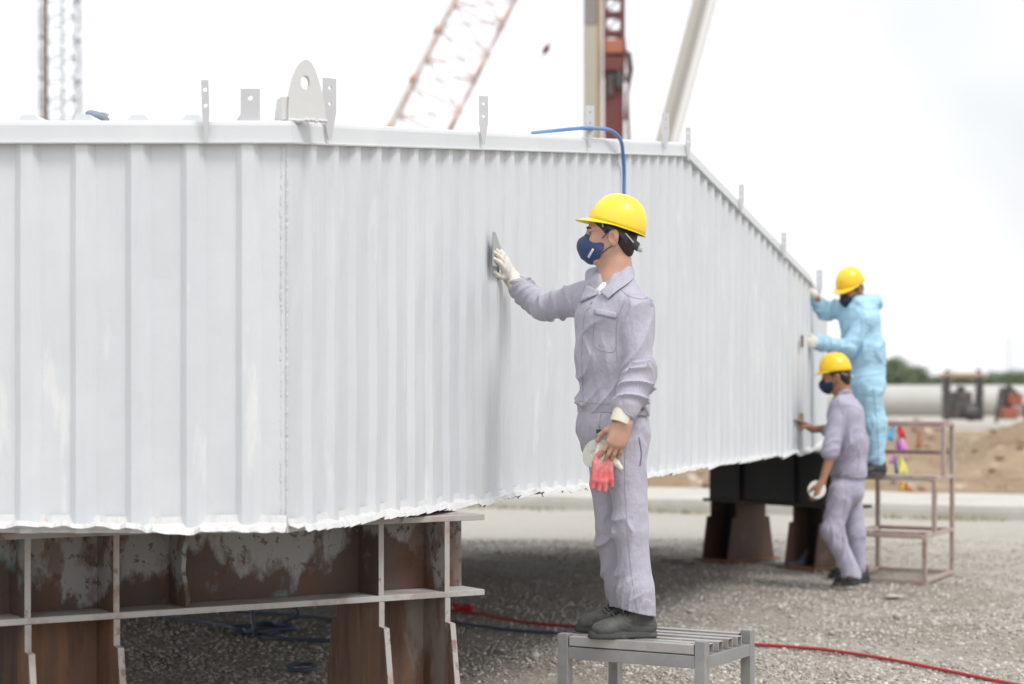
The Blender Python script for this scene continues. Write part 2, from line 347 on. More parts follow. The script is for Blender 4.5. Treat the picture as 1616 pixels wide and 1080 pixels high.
        for ax in range(3):
            sl0 = [slice(None)]*3; sl1 = [slice(None)]*3; sl0[ax] = slice(0, -1); sl1[ax] = slice(1, None)
            s0 = S[tuple(sl0)]; s1 = S[tuple(sl1)]
            e = np.argwhere(s0 != s1); fl = s0[tuple(e.T)]
            o1, o2 = [(1, 2), (2, 0), (0, 1)][ax]
            ok = (e[:, o1] > 0) & (e[:, o2] > 0) & (e[:, o1] < S.shape[o1]-1) & (e[:, o2] < S.shape[o2]-1); e = e[ok]; fl = fl[ok]
            def cell(d1, d2):
                q = e.copy(); q[:, o1] -= d1; q[:, o2] -= d2; return idx[tuple(q.T)]
            q = np.stack([cell(1, 1), cell(0, 1), cell(0, 0), cell(1, 0)], 1)
            q[~fl] = q[~fl][:, ::-1]; fs.append(q)
        fs = np.concatenate(fs)
        me = bpy.data.meshes.new('solid')
        me.vertices.add(len(vt)); me.vertices.foreach_set('co', vt.astype(np.float32).ravel())
        me.loops.add(fs.size); me.loops.foreach_set('vertex_index', fs.astype(np.int32).ravel())
        me.polygons.add(len(fs)); me.polygons.foreach_set('loop_start', np.arange(0, fs.size, 4, dtype=np.int32))
        me.polygons.foreach_set('loop_total', np.full(len(fs), 4, np.int32))
        me.update(calc_edges=True); me.validate(); return me
    def build(s, name, m, parent=None, h=.006, wob=0., seed=0, smooth=0):
        o = link(name, s.mesh(h, wob, seed), m, parent, True)
        if smooth:
            md = o.modifiers.new('smooth', 'SMOOTH'); md.iterations = smooth; md.factor = .5
        return o

def frame(F, up=(0, 0, 1), roll=0):
    F = nrm(F); L = nrm(np.cross(up, F)); U = np.cross(F, L); return F, L, U

def head(fld, o, F, L, U, neck, ears=True, nr=.058):
    q = lambda f, l, u: o+f*F+l*L+u*U
    A = (F, L, U)
    fld.ell(q(-.01, 0, .03), (.098, .077, .09), A, k=.02)
    fld.ell(q(.03, 0, -.045), (.063, .058, .072), A, k=.03)
    for s in (-1, 1):
        fld.cap(q(-.005, s*.05, -.055), q(.06, s*.014, -.102), .02, .017, k=.03)
        fld.ell(q(.062, s*.038, -.028), (.024, .02, .022), A, k=.02)
        fld.cap(q(.083, s*.012, .022), q(.068, s*.05, .018), .010, .009, k=.015)
        fld.ell(q(.10, s*.032, .002), (.02, .018, .012), A, k=.012, sub=True)
        fld.ell(q(.076, s*.032, .012), (.014, .017, .007), A, k=.006)
        if ears:
            fld.ell(q(-.010, s*.080, -.022), (.021, .010, .034), A, k=.006)
            fld.ell(q(-.019, s*.088, -.012), (.013, .007, .023), A, k=.006)
            fld.ell(q(-.001, s*.090, -.020), (.010, .008, .017), A, k=.004, sub=True)
    fld.cap(q(.088, 0, .012), q(.112, 0, -.032), .008, .013, k=.014)
    fld.cap(q(-.025, 0, -.06), neck, nr*.95, nr*1.05, k=.03)

def hand(fld, w, D, N, S, curl=(.3, .4, .3), sc=1., r=.0088, thumb=(.5, .4), spread=.06, k=.008, curls=None, wr=.024):
    """w wrist, D towards the fingertips, N out of the palm, S towards the thumb"""
    w = np.asarray(w, float); D = nrm(D); S = nrm(S-D*np.dot(S, D)); N = nrm(np.asarray(N)-D*np.dot(N, D)-S*np.dot(N, S))
    tips = []
    for i, (so, ln, kn) in enumerate(((.030, .94, .088), (.010, 1.04, .092), (-.010, .97, .088), (-.029, .76, .080))):
        kp = w+(D*kn+S*so)*sc
        fld.cap(w+S*so*.55*sc, kp, .0165*sc, .0125*sc, k=.016)
        d = nrm(D+S*spread*(1.5-i)*.8); a = 0; p = kp
        cc = curls[i] if curls else curl
        for j, l in enumerate((.043, .027, .022)):
            a += cc[j]
            v = d*math.cos(a)+N*math.sin(a); p2 = p+v*l*ln*sc
            rr = r*sc*(1.08-.12*j); fld.cap(p, p2, rr, rr*.92, k=k if j == 0 else k*.5); p = p2
        tips.append(p)
    b = w+(D*.022+S*.024+N*.006)*sc
    t1 = b+(D*.030+S*.026+N*.016*thumb[0]*2)*sc
    t2 = t1+nrm(D*.8+S*.45*(1-thumb[1])+N*thumb[0])*.032*sc
    t3 = t2+nrm(D*1.0+S*.05+N*thumb[1])*.027*sc
    fld.cap(b, t1, .016*sc, .0125*sc, k=.016); fld.cap(t1, t2, .0115*sc, .0105*sc, k=k); fld.cap(t2, t3, .0105*sc, .009*sc, k=k)
    fld.ell(w+D*.045*sc, (.034*sc, .046*sc, .014*sc), (S, D, N), k=.02)
    return tips

def hard_hat(parent, o, F, L, U, m, band=True, sc=1., knob=True):
    q = lambda f, l, u: o+(f*F+l*L+u*U)*sc
    a, b, c = .116, .104, .127
    mb = MB(); rows = []; n = 48
    for i in range(17):
        t = i/16; z = c*math.sin(t*math.pi/2); rr = max(1e-4, math.cos(t*math.pi/2))**.86
        row = []
        for k in range(n+1):
            th = 2*math.pi*k/n; x, y = math.cos(th), math.sin(th)
            rid = .0035*max(0, math.cos(min(1, abs(y*rr*b)/.012)*math.pi/2))*(1 if t > .25 else 0) * (1 if rr > .02 else 1)
            rid += .0022*max(0, math.cos(min(1, abs(abs(y*rr*b)-.033)/.010)*math.pi/2))*(1 if t > .3 else 0)
            row.append(q(a*rr*x, b*rr*y, z+rid))
        rows.append(row)
    mb.grid(rows)
    o1 = mb.build('shell', m, parent, True, solid=.0035)
    # rim with the peak
    rows = []
    for j in range(6):
        s_ = j/5; row = []
        for k in range(n+1):
            th = 2*math.pi*k/n; x, y = math.cos(th), math.sin(th)
            pk = max(0, x)**2.0*.040+.006
            dr = -.020*max(0, x)**1.5*s_ - .003*s_
            row.append(q(a*x+pk*s_*x*1.05, b*y+pk*s_*y*.55*(1 if x > 0 else 1.6), dr-.001))
        rows.append(row)
    mb = MB().grid(rows); mb.build('peak', m, parent, True, solid=.0035)
    if band:
        for (z0, z1, hh, mt, ra, nm, x0) in ((-.008, -.052, .030, M['band'], 1.0, 'headband', -9), ):
            rows = [[], []]
            for k in range(n+1):
                th = 2*math.pi*k/n; x, y = math.cos(th), math.sin(th)
                back = (1-x)/2; z = z0+(z1-z0)*back**1.6
                hgt = .014+.018*back
                rows[0].append(q(.100*x-.008, .085*y, z+hgt*.5)); rows[1].append(q(.098*x-.008, .083*y, z-hgt*.5))
            MB().grid(rows).build(nm, mt, parent, True, solid=.004)
        mb = MB()
        for s in (-1, 1):
            mb.bar(q(.055, s*.078, -.004), q(.045, s*.081, -.022), .006, .004)
            mb.bar(q(-.045, s*.084, -.020), q(-.085, s*.062, -.044), .014, .004, U)
        mb.build('strap', M['knob'], parent, False, bevel=.001)
        if knob:
            p = q(-.112, 0, -.055); mb = MB(); mb.tube([p-F*-.006, p-F*.014], .014, 14); mb.build('adjusting_knob', M['knob'], parent, False, bevel=.002)

def cup_mask(parent, o, F, L, U, m, h=.004, big=1., marks=True):
    q = lambda f, l, u: o+f*F+l*L+u*U
    f = Field()
    f.ell(q(.052, 0, -.055), (.070*big, .062, .060), (F, L, U), k=.02)
    f.cap(q(.090, 0, -.012), q(.104, 0, -.045), .014, .026, k=.03)
    f.cap(q(.104, 0, -.050), q(.084, 0, -.095), .026, .022, k=.03)
    f.cap(q(.03, .055, -.075), q(.03, -.055, -.075), .022, k=.03)
    f.cap(q(.118, 0, -.03), q(.112, 0, -.085), .010, k=.02)
    f.clip(q(.025, 0, -.04), -F-U*.35)
    f.clip(q(.09, 0, -.004), U*1.0-F*.62)
    o_ = f.build('face_mask', m, parent, h)
    mb = MB()
    for s in (-1, 1):
        mb.tube(spline([q(.035, s*.063, -.022), q(.012, s*.078, .0), q(-.012, s*.082, .02), q(-.028, s*.080, 0.)], 5), .0018, 6)
        mb.tube(spline([q(.035, s*.060, -.08), q(.012, s*.070, -.062), q(-.012, s*.076, -.05), q(-.024, s*.079, -.03)], 5), .0018, 6)
    mb.build('ear_loop', m, o_)
    return o_

def hair_cap(parent, o, F, L, U, h=.005):
    q = lambda f, l, u: o+f*F+l*L+u*U; A = (F, L, U)
    f = Field(); f.ell(q(-.014, 0, .032), (.100, .081, .092), A, k=.02)
    f.cap(q(-.055, .035, -.035), q(-.055, -.035, -.035), .038, k=.03); f.cap(q(-.060, .02, -.075), q(-.060, -.02, -.075), .022, k=.03)
    for s in (-1, 1): f.cap(q(.028, s*.071, .02), q(.020, s*.0735, -.012), .009, .005, k=.01)
    f.ell(q(.075, 0, -.045), (.085, .12, .075), A, k=.012, sub=True)
    for s in (-1, 1): f.ell(q(-.008, s*.085, -.020), (.026, .02, .034), A, k=.01, sub=True)
    return f.build('hair', M['hair'], parent, h)

def shoe(parent, toe, heel, m_up, m_sole, h=.004, w=.047, laces=True, ankle=None, name='shoe'):
    """low work shoe between the toe and heel points on what it stands on"""
    toe = np.asarray(toe, float); heel = np.asarray(heel, float); Lg = np.linalg.norm(toe-heel); D = (toe-heel)/Lg
    Sx = nrm(np.cross(D, (0, 0, 1))); U = np.cross(Sx, D)
    q = lambda d, s, u: heel+D*d*Lg+Sx*s+U*u
    f = Field()
    st = [(Sx, 1.12)]
    f.cap(q(.86, 0, .034), q(.72, 0, .038), .027, .030, k=.02, st=[(Sx, 1.62)])
    f.cap(q(.72, 0, .040), q(.46, 0, .058), .031, .034, k=.03, st=[(Sx, 1.25)])
    f.cap(q(.46, 0, .062), q(.30, 0, .092), .032, .030, k=.03, fold=(.003, 40, 2))
    f.cap(q(.13, 0, .05), q(.15, 0, .095), .032, .030, k=.03)
    f.cap(q(.6, 0, .042), q(.13, 0, .040), .034, .033, k=.02)
    f.cap(q(.24, 0, .14), q(.22, 0, .104), .026, .020, k=.006, sub=True)
    f.clip(q(.3, 0, .022), -U)
    up = f.build(name, m_up, parent, h)
    mb = MB()
    def outline(z, g):
        pts = []
        for i in range(40):
            a = 2*math.pi*i/40; c, s = math.cos(a), math.sin(a)
            x = .5+.5*math.copysign(abs(c)**.8, c)
            wd = (w*.78 if x < .35 else w*(.78+.30*math.sin(min(1, (x-.35)/.4)*math.pi/2)))
            pts.append(q(x*(1+g/Lg*2)-g/Lg, math.copysign(abs(s)**.75, s)*(wd+g)*(1 if x < .8 else 1-(x-.8)*.6), z))
        return pts
    lv = [(.0, -.003), (.004, .002), (.012, .003), (.014, .001), (.024, .002), (.030, -.006)]
    rows = [outline(z, g)+[outline(z, g)[0]] for z, g in lv]
    mb.grid(rows); n = 41
    mb.f.append(tuple(range(39, -1, -1))); mb.f.append(tuple(5*n+i for i in range(40)))
    mb.build('sole', m_sole, up, True)
    if laces:
        mb = MB()
        for i, d in enumerate((.62, .55, .48, .41)):
            z = .078+.040*(.62-d)/.21
            for sg in (1,):
                mb.tube(spline([q(d, -.026, z-.012), q(d-.01, 0, z+.0), q(d-.02, .026, z-.012)], 4), .0022, 6)
                mb.tube(spline([q(d-.04, -.026, z+.000), q(d-.02, 0, z+.004), q(d+.01, .026, z-.016)], 4), .0022, 6)
        mb.tube(spline([q(.40, 0, .118), q(.38, .02, .125), q(.42, .040, .108), q(.45, .034, .088)], 5), .0022, 6)
        mb.tube(spline([q(.40, 0, .118), q(.42, -.02, .123), q(.46, -.038, .105), q(.46, -.034, .088)], 5), .0022, 6)
        mb.build('laces', M['lace'], up, True)
    return up

def on_surface(objs):                    # casts sight lines from the eye to garments so seams sit on the cloth itself
    trees = []
    for o in objs:
        me = o.data; trees.append(BVHTree.FromPolygons([v.co[:] for v in me.vertices], [p.vertices[:] for p in me.polygons]))
    e = Vector((0, 0, HCAM))
    def hit(px, py, lift=.0015):
        d = Vector(P(px, py, 10)-V(0, 0, HCAM)).normalized(); best = None
        for t in trees:
            loc, no, i, dist = t.ray_cast(e, d)
            if loc is not None and (best is None or dist < best[2]): best = (loc, no, dist)
        if best is None: return None, None
        loc, no, _ = best
        return np.array(loc+no*lift), np.array(no)
    return hit
def seam(hit, path, r, m, parent, name='seam', lift=.0, n=8):
    pts = [];
    for p in spline([V(x, y, 0) for x, y in path], n):
        h, no = hit(p[0], p[1], lift)
        if h is not None and (not pts or np.linalg.norm(h-pts[-1]) < .06): pts.append(h)
    if len(pts) > 2: return MB().tube(pts, r, 6).build(name, m, parent, True)
def patch(hit, quad, nu, nv, lift, m, parent, name, solid=.002):
    a, b, c, d = [V(*p, 0) for p in quad]; rows = []
    for i in range(nv+1):
        v = i/nv; row = []
        for j in range(nu+1):
            u = j/nu; p = (a*(1-u)+b*u)*(1-v)+(d*(1-u)+c*u)*v
            h, no = hit(p[0], p[1], lift)
            if h is None: return None
            row.append(h)
        rows.append(row)
    return MB().grid(rows).build(name, m, parent, True, solid=solid)
# ================================================================ THE SETTING
def vn(x, y, s=0):                       # cheap smooth noise
    return (math.sin(x*1.3+s)*math.cos(y*1.7-s*.7)+.5*math.sin(x*2.9-y*2.1+s*1.3)+.25*math.sin(x*6.1+y*5.3+s*2.1))/1.75
def gz(x, y): return .012*vn(x*1.1, y*1.1, 1)*(1 if y < 30 else 0)
# ground sheet: fine near, huge far
mb = MB(); xs = [-3000, -600, -120, -40]+[-20+i*.5 for i in range(81)]+[40, 120, 600, 3000]; ys = [-60, -10, 0]+[1+i*.4 for i in range(68)]+[40, 120, 600, 4500]
mb.grid([[(x, y, gz(x, y) if abs(x) < 21 and 0 < y < 29 else 0) for x in xs] for y in ys])
gm = bpy.data.materials.new('gravel_ground'); gm.use_nodes = True
n, l = gm.node_tree.nodes, gm.node_tree.links; b = n['Principled BSDF']; b.inputs['Roughness'].default_value = .9
t = n.new('ShaderNodeTexCoord')
def tex(kind, sc, **kw):
    z = n.new(kind); z.inputs['Scale'].default_value = sc
    for k, v_ in kw.items(): z.inputs[k].default_value = v_
    l.new(t.outputs['Object'], z.inputs['Vector']); return z
v1 = tex('ShaderNodeTexVoronoi', 48, Randomness=1.0); v2 = tex('ShaderNodeTexVoronoi', 110, Randomness=1.0); nz = tex('ShaderNodeTexNoise', .55, Detail=6); nf = tex('ShaderNodeTexNoise', 6, Detail=6)
def ramp(stops, src):
    r = n.new('ShaderNodeValToRGB'); e = r.color_ramp.elements
    while len(e) < len(stops): e.new(.5)
    for i, (p, c) in enumerate(stops): e[i].position = p; e[i].color = (*c, 1)
    l.new(src, r.inputs['Fac']); return r.outputs['Color']
sep = n.new('ShaderNodeSeparateColor'); l.new(v1.outputs['Color'], sep.inputs['Color'])
stone = ramp([(0, (.22, .195, .165)), (.3, (.35, .32, .28)), (.6, (.42, .385, .335)), (.85, (.50, .465, .41)), (1, (.60, .575, .53))], sep.outputs['Red'])
sep2 = n.new('ShaderNodeSeparateColor'); l.new(v2.outputs['Color'], sep2.inputs['Color'])
fine = ramp([(0, (.20, .175, .145)), (.5, (.34, .305, .26)), (1, (.48, .44, .38))], sep2.outputs['Green'])
def mixc(a, b_, f, typ='MIX', fac=None):
    k = n.new('ShaderNodeMix'); k.data_type = 'RGBA'; k.blend_type = typ
    l.new(a, k.inputs['A'])
    if isinstance(b_, tuple): k.inputs['B'].default_value = (*b_, 1)
    else: l.new(b_, k.inputs['B'])
    if fac is not None: k.inputs['Factor'].default_value = fac
    else: l.new(f, k.inputs['Factor'])
    return k.outputs['Result']
def mr(src, a, c, lo=0., hi=1.):
    k = n.new('ShaderNodeMapRange'); l.new(src, k.inputs['Value']); k.inputs['From Min'].default_value = a; k.inputs['From Max'].default_value = c
    k.inputs['To Min'].default_value = lo; k.inputs['To Max'].default_value = hi; return k.outputs['Result']
c = mixc(stone, fine, mr(nf.outputs['Fac'], .42, .58))
c = mixc(c, (.40, .37, .32), mr(nz.outputs['Fac'], .5, .66, 0, .55))
c = mixc(c, (.24, .19, .15), mr(nz.outputs['Fac'], .46, .36, 0, .5))
sx = n.new('ShaderNodeSeparateXYZ'); l.new(t.outputs['Object'], sx.inputs['Vector'])
c = mixc(c, (.47, .445, .395), mr(sx.outputs['Y'], 15, 21, 0, .75))     # finer, paler sand-covered gravel farther out
l.new(c, b.inputs['Base Color'])
b1 = n.new('ShaderNodeBump'); b1.inputs['Strength'].default_value = 1; b1.inputs['Distance'].default_value = .010
iv = mr(v1.outputs['Distance'], 0, .6, 1, 0); l.new(iv, b1.inputs['Height'])
b2 = n.new('ShaderNodeBump'); b2.inputs['Strength'].default_value = .7; b2.inputs['Distance'].default_value = .008
l.new(mr(v2.outputs['Distance'], 0, .6, 1, 0), b2.inputs['Height']); l.new(b1.outputs['Normal'], b2.inputs['Normal']); l.new(b2.outputs['Normal'], b.inputs['Normal'])
tag(mb.build('ground', gm, None, True), kind='structure')

# loose gravel as real stones, one uncountable mass
def rocks(name, count, place, rmin, rmax, mt, seed):
    rs = np.random.RandomState(seed)
    ph = (1+5**.5)/2
    iv = np.array([(-1, ph, 0), (1, ph, 0), (-1, -ph, 0), (1, -ph, 0), (0, -1, ph), (0, 1, ph), (0, -1, -ph), (0, 1, -ph), (ph, 0, -1), (ph, 0, 1), (-ph, 0, -1), (-ph, 0, 1)])/1.9
    it = np.array([(0, 11, 5), (0, 5, 1), (0, 1, 7), (0, 7, 10), (0, 10, 11), (1, 5, 9), (5, 11, 4), (11, 10, 2), (10, 7, 6), (7, 1, 8), (3, 9, 4), (3, 4, 2), (3, 2, 6), (3, 6, 8), (3, 8, 9), (4, 9, 5), (2, 4, 11), (6, 2, 10), (8, 6, 7), (9, 8, 1)])
    pos = place(rs, count); k = len(pos)
    r = rmin+(rmax-rmin)*rs.rand(k)**2.5
    ax = np.stack([r*(.8+.6*rs.rand(k)), r*(.7+.4*rs.rand(k)), r*(.45+.3*rs.rand(k))], 1)
    v = iv[None]*(1+.28*(rs.rand(k, 12, 1)-.5)*2)*ax[:, None, :]
    a = rs.rand(k)*6.28; ca, sa = np.cos(a), np.sin(a)
    x = v[..., 0]*ca[:, None]-v[..., 1]*sa[:, None]; y = v[..., 0]*sa[:, None]+v[..., 1]*ca[:, None]
    z = v[..., 2]+x*(rs.rand(k)-.5)[:, None]*.5
    v = np.stack([x, y, z], 2)+pos[:, None, :]; v[..., 2] += (r*.18)[:, None]
    f = (it[None]+(np.arange(k)*12)[:, None, None]).reshape(-1, 3)
    me = bpy.data.meshes.new(name); me.vertices.add(k*12); me.vertices.foreach_set('co', v.astype(np.float32).ravel())
    me.loops.add(f.size); me.loops.foreach_set('vertex_index', f.astype(np.int32).ravel())
    me.polygons.add(len(f)); me.polygons.foreach_set('loop_start', np.arange(0, f.size, 3, dtype=np.int32)); me.polygons.foreach_set('loop_total', np.full(len(f), 3, np.int32))
    me.update(calc_edges=True)
    return link(name, me, mt)
pm = bpy.data.materials.new('pebble'); pm.use_nodes = True; pn, pl = pm.node_tree.nodes, pm.node_tree.links
ge = pn.new('ShaderNodeNewGeometry'); pr = pn.new('ShaderNodeValToRGB'); e = pr.color_ramp.elements
for p_, c_ in ((.3, (.34, .305, .26)), (.6, (.47, .435, .385)), (.85, (.56, .53, .48))): q_ = e.new(p_); q_.color = (*c_, 1)
e[0].color = (.23, .205, .175, 1); e[-1].color = (.64, .62, .58, 1); pl.new(ge.outputs['Random Per Island'], pr.inputs['Fac']); pl.new(pr.outputs['Color'], pn['Principled BSDF'].inputs['Base Color']); pn['Principled BSDF'].inputs['Roughness'].default_value = .85
def place_near(rs, k):
    y = 9.2+(19-9.2)*rs.rand(k)**1.25; hw = y*.275; x = (rs.rand(k)*2-1)*hw
    keep = np.sin(x*2.3+y*1.1)+np.sin(y*3.1-x*1.7)+rs.randn(k)*.9 > -1.1
    x, y = x[keep], y[keep]; return np.stack([x, y, np.array([gz(a, b_) for a, b_ in zip(x, y)])], 1)
tag(rocks('gravel', 70000, place_near, .0045, .015, pm, 3), 'loose grey and beige gravel stones covering the yard', 'gravel', kind='stuff')
# a few larger pale stones one can count
for i, (px, py, w) in enumerate(((843, 1043, .050), (1392, 1003, .035), (1416, 978, .05), (1410, 944, .06), (1312, 1003, .03), (1090, 968, .03), (790, 1032, .03), (1250, 976, .03))):
    g = G(px, py)
    o = rocks('stone', 1, lambda rs, k: g[None]+V(0, 0, gz(*g[:2])+.008)[None], w*.8, w*.8, M['concrete'], 50+i)
    tag(o, ['pale chunk of stone on the gravel left of the metal stool', 'tan stone lying right of the red hose', 'brownish stone below the step stand', 'flat pale stone on the gravel in front of the step stand', 'small pale stone right of the stool', 'small stone on the gravel behind the stool', 'small stone by the rusty support leg', 'small pale stone behind the red hose'][i], 'stone', 'larger stones lying on the gravel')

# road edge slab with weeds along it, dirt heaps
mb = MB()
A, B = G(1700, 824), G(560, 797); dd = nrm(B-A); no = V(dd[1], -dd[0], 0); no = no if no[1] > 0 else -no
A = A-dd*12; B = B+dd*12
rows = []
for off, z in ((0, -.05), (.0, .09), (.01, .15), (.9, .16), (2.2, .17), (2.25, -.05)):
    rows.append([A+(B-A)*i/60+no*(off+.03*vn(i*.9, off, 3))+V(0, 0, z+.012*vn(i*1.3, off*3, 2)) for i in range(61)])
mb.grid(rows); tag(mb.build('kerb', M['concrete'], None, False), kind='structure')
rs = np.random.RandomState(5); mb = MB()
for i in range(2600):
    t_ = rs.rand(); p = A+(B-A)*t_-no*(.02+abs(rs.randn())*.16)
    if vn(t_*60, 0, 4) < -.25: continue
    a = rs.rand()*6.28; hgt = .02+.06*rs.rand(); d_ = V(math.cos(a), math.sin(a), 0)*.012
    mb.add([p-d_, p+d_, p+V(rs.randn()*.02, rs.randn()*.02, hgt)], [(0, 1, 2)])
tag(mb.build('weeds', M['weeds']), 'low dry weeds growing along the foot of the concrete kerb', 'weeds', kind='stuff')
def mound(name, cx, cy, rx, ry, hgt, seed, label=None):
    mb = MB(); rows = []
    for j in range(41):
        row = []
        for i in range(61):
            u, v = i/30-1, j/20-1
            e_ = max(0, 1-(abs(u)**2.6+abs(v)**2.2))
            z = hgt*e_**.75*(1+.30*vn(u*4+seed, v*3, seed)+.14*vn(u*13, v*9, seed*2))+.05*vn(u*31, v*23, seed)*min(1, e_*4)
            row.append((cx+u*rx, cy+v*ry, z-.03))
        rows.append(row)
    mb.grid(rows); return tag(mb.build(name, M['dirt'], None, True), kind='structure')
mound('dirt_mound', 10.1, 31.5, 4.2, 4.2, .86, 3)
mound('dirt_mound', 5.2, 34.0, 3.9, 5.0, .78, 8)
mound('dirt_mound', 1.5, 30.5, 3.4, 3.2, .55, 5)
mound('dirt_mound', 7.4, 43, 6, 5, .55, 6)
mound('dirt_mound', -5, 33, 5, 4, .6, 2)
mound('dirt_mound', 9.0, 27.2, 6.0, 1.6, .22, 9)
def on_dirt(rs, k):
    x = 1+14*rs.rand(k); y = 25.5+9*rs.rand(k); z = np.zeros(k)
    for o in [o for o in COL.objects if o.name.startswith('dirt_mound')]:
        kd = BVHTree.FromPolygons([v.co[:] for v in o.data.vertices], [p.vertices[:] for p in o.data.polygons])
        for i in range(k):
            h = kd.ray_cast(Vector((x[i], y[i], 5)), Vector((0, 0, -1)))
            if h[0] is not None: z[i] = max(z[i], h[0].z)
    return np.stack([x, y, z], 1)
tag(rocks('rubble', 900, on_dirt, .02, .11, M['dirt'], 31), 'clods and small rubble scattered over the brown dirt heaps', 'rubble', kind='stuff')
g0 = MB(); g0.grid([[(-40+i*2, y, .004+0*i) for i in range(61)] for y in (24.6, 27, 30, 60)])
dg = g0.build('dirt_field', M['dirt']); tag(dg, kind='structure')

# long pale pipe far behind
Yp = 70.; sP = FPX/Yp
mb = MB(); rp = .56
th = thing('pipeline', (0, Yp, 0), 'long pale large-diameter pipe lying on the ground behind the dirt heaps', 'pipe')
zc = HCAM+(HY-633)/sP
mb.tube([(-25, Yp+4, zc), (60, Yp-1, zc)], rp, 28); mb.build('pipe_barrel', M['pipe'], th, True)
for x in (-12, -2, 8, 19.6, 31, 42):
    MB().tube([(x-.12, Yp+4-5*(x+25)/85, zc), (x+.12, Yp+4-5*(x+.24+25)/85, zc)], rp+.05, 28).build('pipe_collar', M['pipe'], th, True)
# second thin upper pipe line
tag(MB().tube([(-25, Yp+9, zc+.42), (60, Yp+4, zc+.42)], .14, 12).build('upper_pipe', M['pipe'], None, True), 'thin pale pipe running along the top of the long large pipe', 'pipe')

def Q(px, py, Y): return P(px, py, Y)
Ym = 60.
# dark gantry machine
mz = Q(1521, 660, Ym); th = thing('gantry_machine', (mz[0], Ym, 0), 'dark gantry-like machine with tan top beam standing before the long pipe', 'machine')
def bx(mb, x0, y0, x1, y1, Y, dpt):
    a, c_ = Q(x0, y1, Y), Q(x1, y0, Y); return mb.box(((a[0]+c_[0])/2, Y+dpt/2, (a[2]+c_[2])/2), (abs(c_[0]-a[0]), dpt, abs(c_[2]-a[2])))
for x0, x1 in ((1489, 1502), (1542, 1554)):
    mb = MB(); bx(mb, x0+2, 592, x1-2, 664, Ym, .35)
    for k in range(9): bx(mb, x0+(k % 2), 596+k*7.5, x1-((k+1) % 2), 600+k*7.5, Ym-.04, .42)
    mb.build('upright', M['machine'], th, bevel=.02)
mb = MB(); bx(mb, 1487, 589, 1556, 595.5, Ym, .4); mb.build('top_beam', M['machine_tan'], th, bevel=.02)
mb = MB(); bx(mb, 1493, 584, 1499, 590, Ym+.1, .2); mb.build('beam_end', M['machine'], th)
mb = MB(); bx(mb, 1543, 583, 1548, 590, Ym+.1, .2); mb.build('beam_end', M['machine'], th)
mb = MB(); bx(mb, 1506, 618, 1534, 640, Ym+.2, .8); bx(mb, 1504, 636, 1540, 662, Ym+.1, 1.0); bx(mb, 1512, 610, 1524, 619, Ym+.4, .3); mb.build('engine_block', M['machine'], th, bevel=.04)
mb = MB(); c1 = Q(1534, 652, Ym-.1); mb.tube([c1, c1+V(0, .3, 0)], .25, 20); mb.build('wheel', M['machine'], th, True)
# rust-red machine at the frame's right edge
mz = Q(1610, 660, Ym); th = thing('red_machine', (mz[0], Ym, 0), 'rust red and brown machine at the right edge in front of the long pipe', 'machine')
mb = MB(); bx(mb, 1592, 621, 1650, 640, Ym, .8); bx(mb, 1580, 644, 1608, 662, Ym, .9); bx(mb, 1625, 640, 1650, 662, Ym, .9); mb.build('red_body', M['machine_red'], th, bevel=.05)
mb = MB(); bx(mb, 1584, 611, 1598, 646, Ym+.2, .6); mb.bar(Q(1578, 618, Ym-.1), Q(1572, 668, Ym-.1), .09, .09); mb.bar(Q(1588, 606, Ym), Q(1606, 622, Ym), .1, .1); mb.build('frame_leg', M['machine'], th, bevel=.02)
mb = MB(); bx(mb, 1614, 622, 1622, 638, Ym-.05, .06); mb.build('pink_panel', flagmat('pale_pink', (.75, .55, .60)), th)
# steel plates lying by the machines
mb = MB(); a = Q(1560, 668, 52); mb.box((a[0], 52, .12), (3.2, 2, .16)); tag(mb.build('steel_plate', M['rig_dark'], bevel=.01), 'grey steel plate lying on the dirt below the machines', 'plate')
# faint far mast
mb = MB(); a = Q(1592, 600, 300); mb.tube([(a[0], 300, 0), (a[0], 300, 9)], .05, 6); tag(mb.build('far_mast', M['cable']), 'thin pale mast far behind the trees at the right', 'mast')

# trees far behind
def tree(px, wpx, toppx, Y, seed, label, nleaf=4200):
    rs = np.random.RandomState(seed); s = FPX/Y; x = (px-HX)/s; w = wpx/s; H = HCAM+(HY-toppx)/s
    th = thing('tree', (x, Y, 0), label, 'tree', 'trees beyond the pipe')
    mb = MB(); mb.tube([(x, Y, -.2), (x+.1*w, Y, H*.35), (x, Y, H*.75)], [w*.05, w*.035, w*.012], 8)
    for k in range(6):
        a = rs.rand()*6.28; mb.tube([(x, Y, H*(.2+.08*k)), (x+math.cos(a)*w*.3, Y+math.sin(a)*w*.3, H*(.45+.07*k))], [w*.02, w*.006], 6)
    mb.build('trunk', M['bark'], th, True)
    cl = [(rs.randn()*w*.24, rs.randn()*w*.24, H*(.30+.6*rs.rand()), w*(.10+.12*rs.rand())) for _ in range(26)]
    cl += [(0, 0, H*.86, w*.13), (-w*.32, 0, H*.35, w*.2), (w*.32, 0, H*.35, w*.2), (0, 0, H*.5, w*.3)]
    mb = MB(); lv = []; lf = []
    for i in range(nleaf):
        c_ = cl[rs.randint(len(cl))]; d_ = rs.randn(3); d_ /= np.linalg.norm(d_); r_ = c_[3]*(.55+.5*rs.rand())
        p = V(x+c_[0], Y+c_[1], min(c_[2], H*.9))+d_*r_
        if p[2] < .1: p[2] = .1+rs.rand()*.5
        sz = w*.026*(.6+.9*rs.rand()); a = nrm(rs.randn(3)); b_ = nrm(np.cross(a, rs.randn(3)))
        lv += [p-a*sz, p-b_*sz*.6, p+a*sz, p+b_*sz*.6]; lf.append((4*i, 4*i+1, 4*i+2, 4*i+3))
    me = bpy.data.meshes.new('crown'); me.from_pydata([tuple(v_) for v_ in lv], [], lf); link('crown', me, M['leaf'], th)
Yt = 260
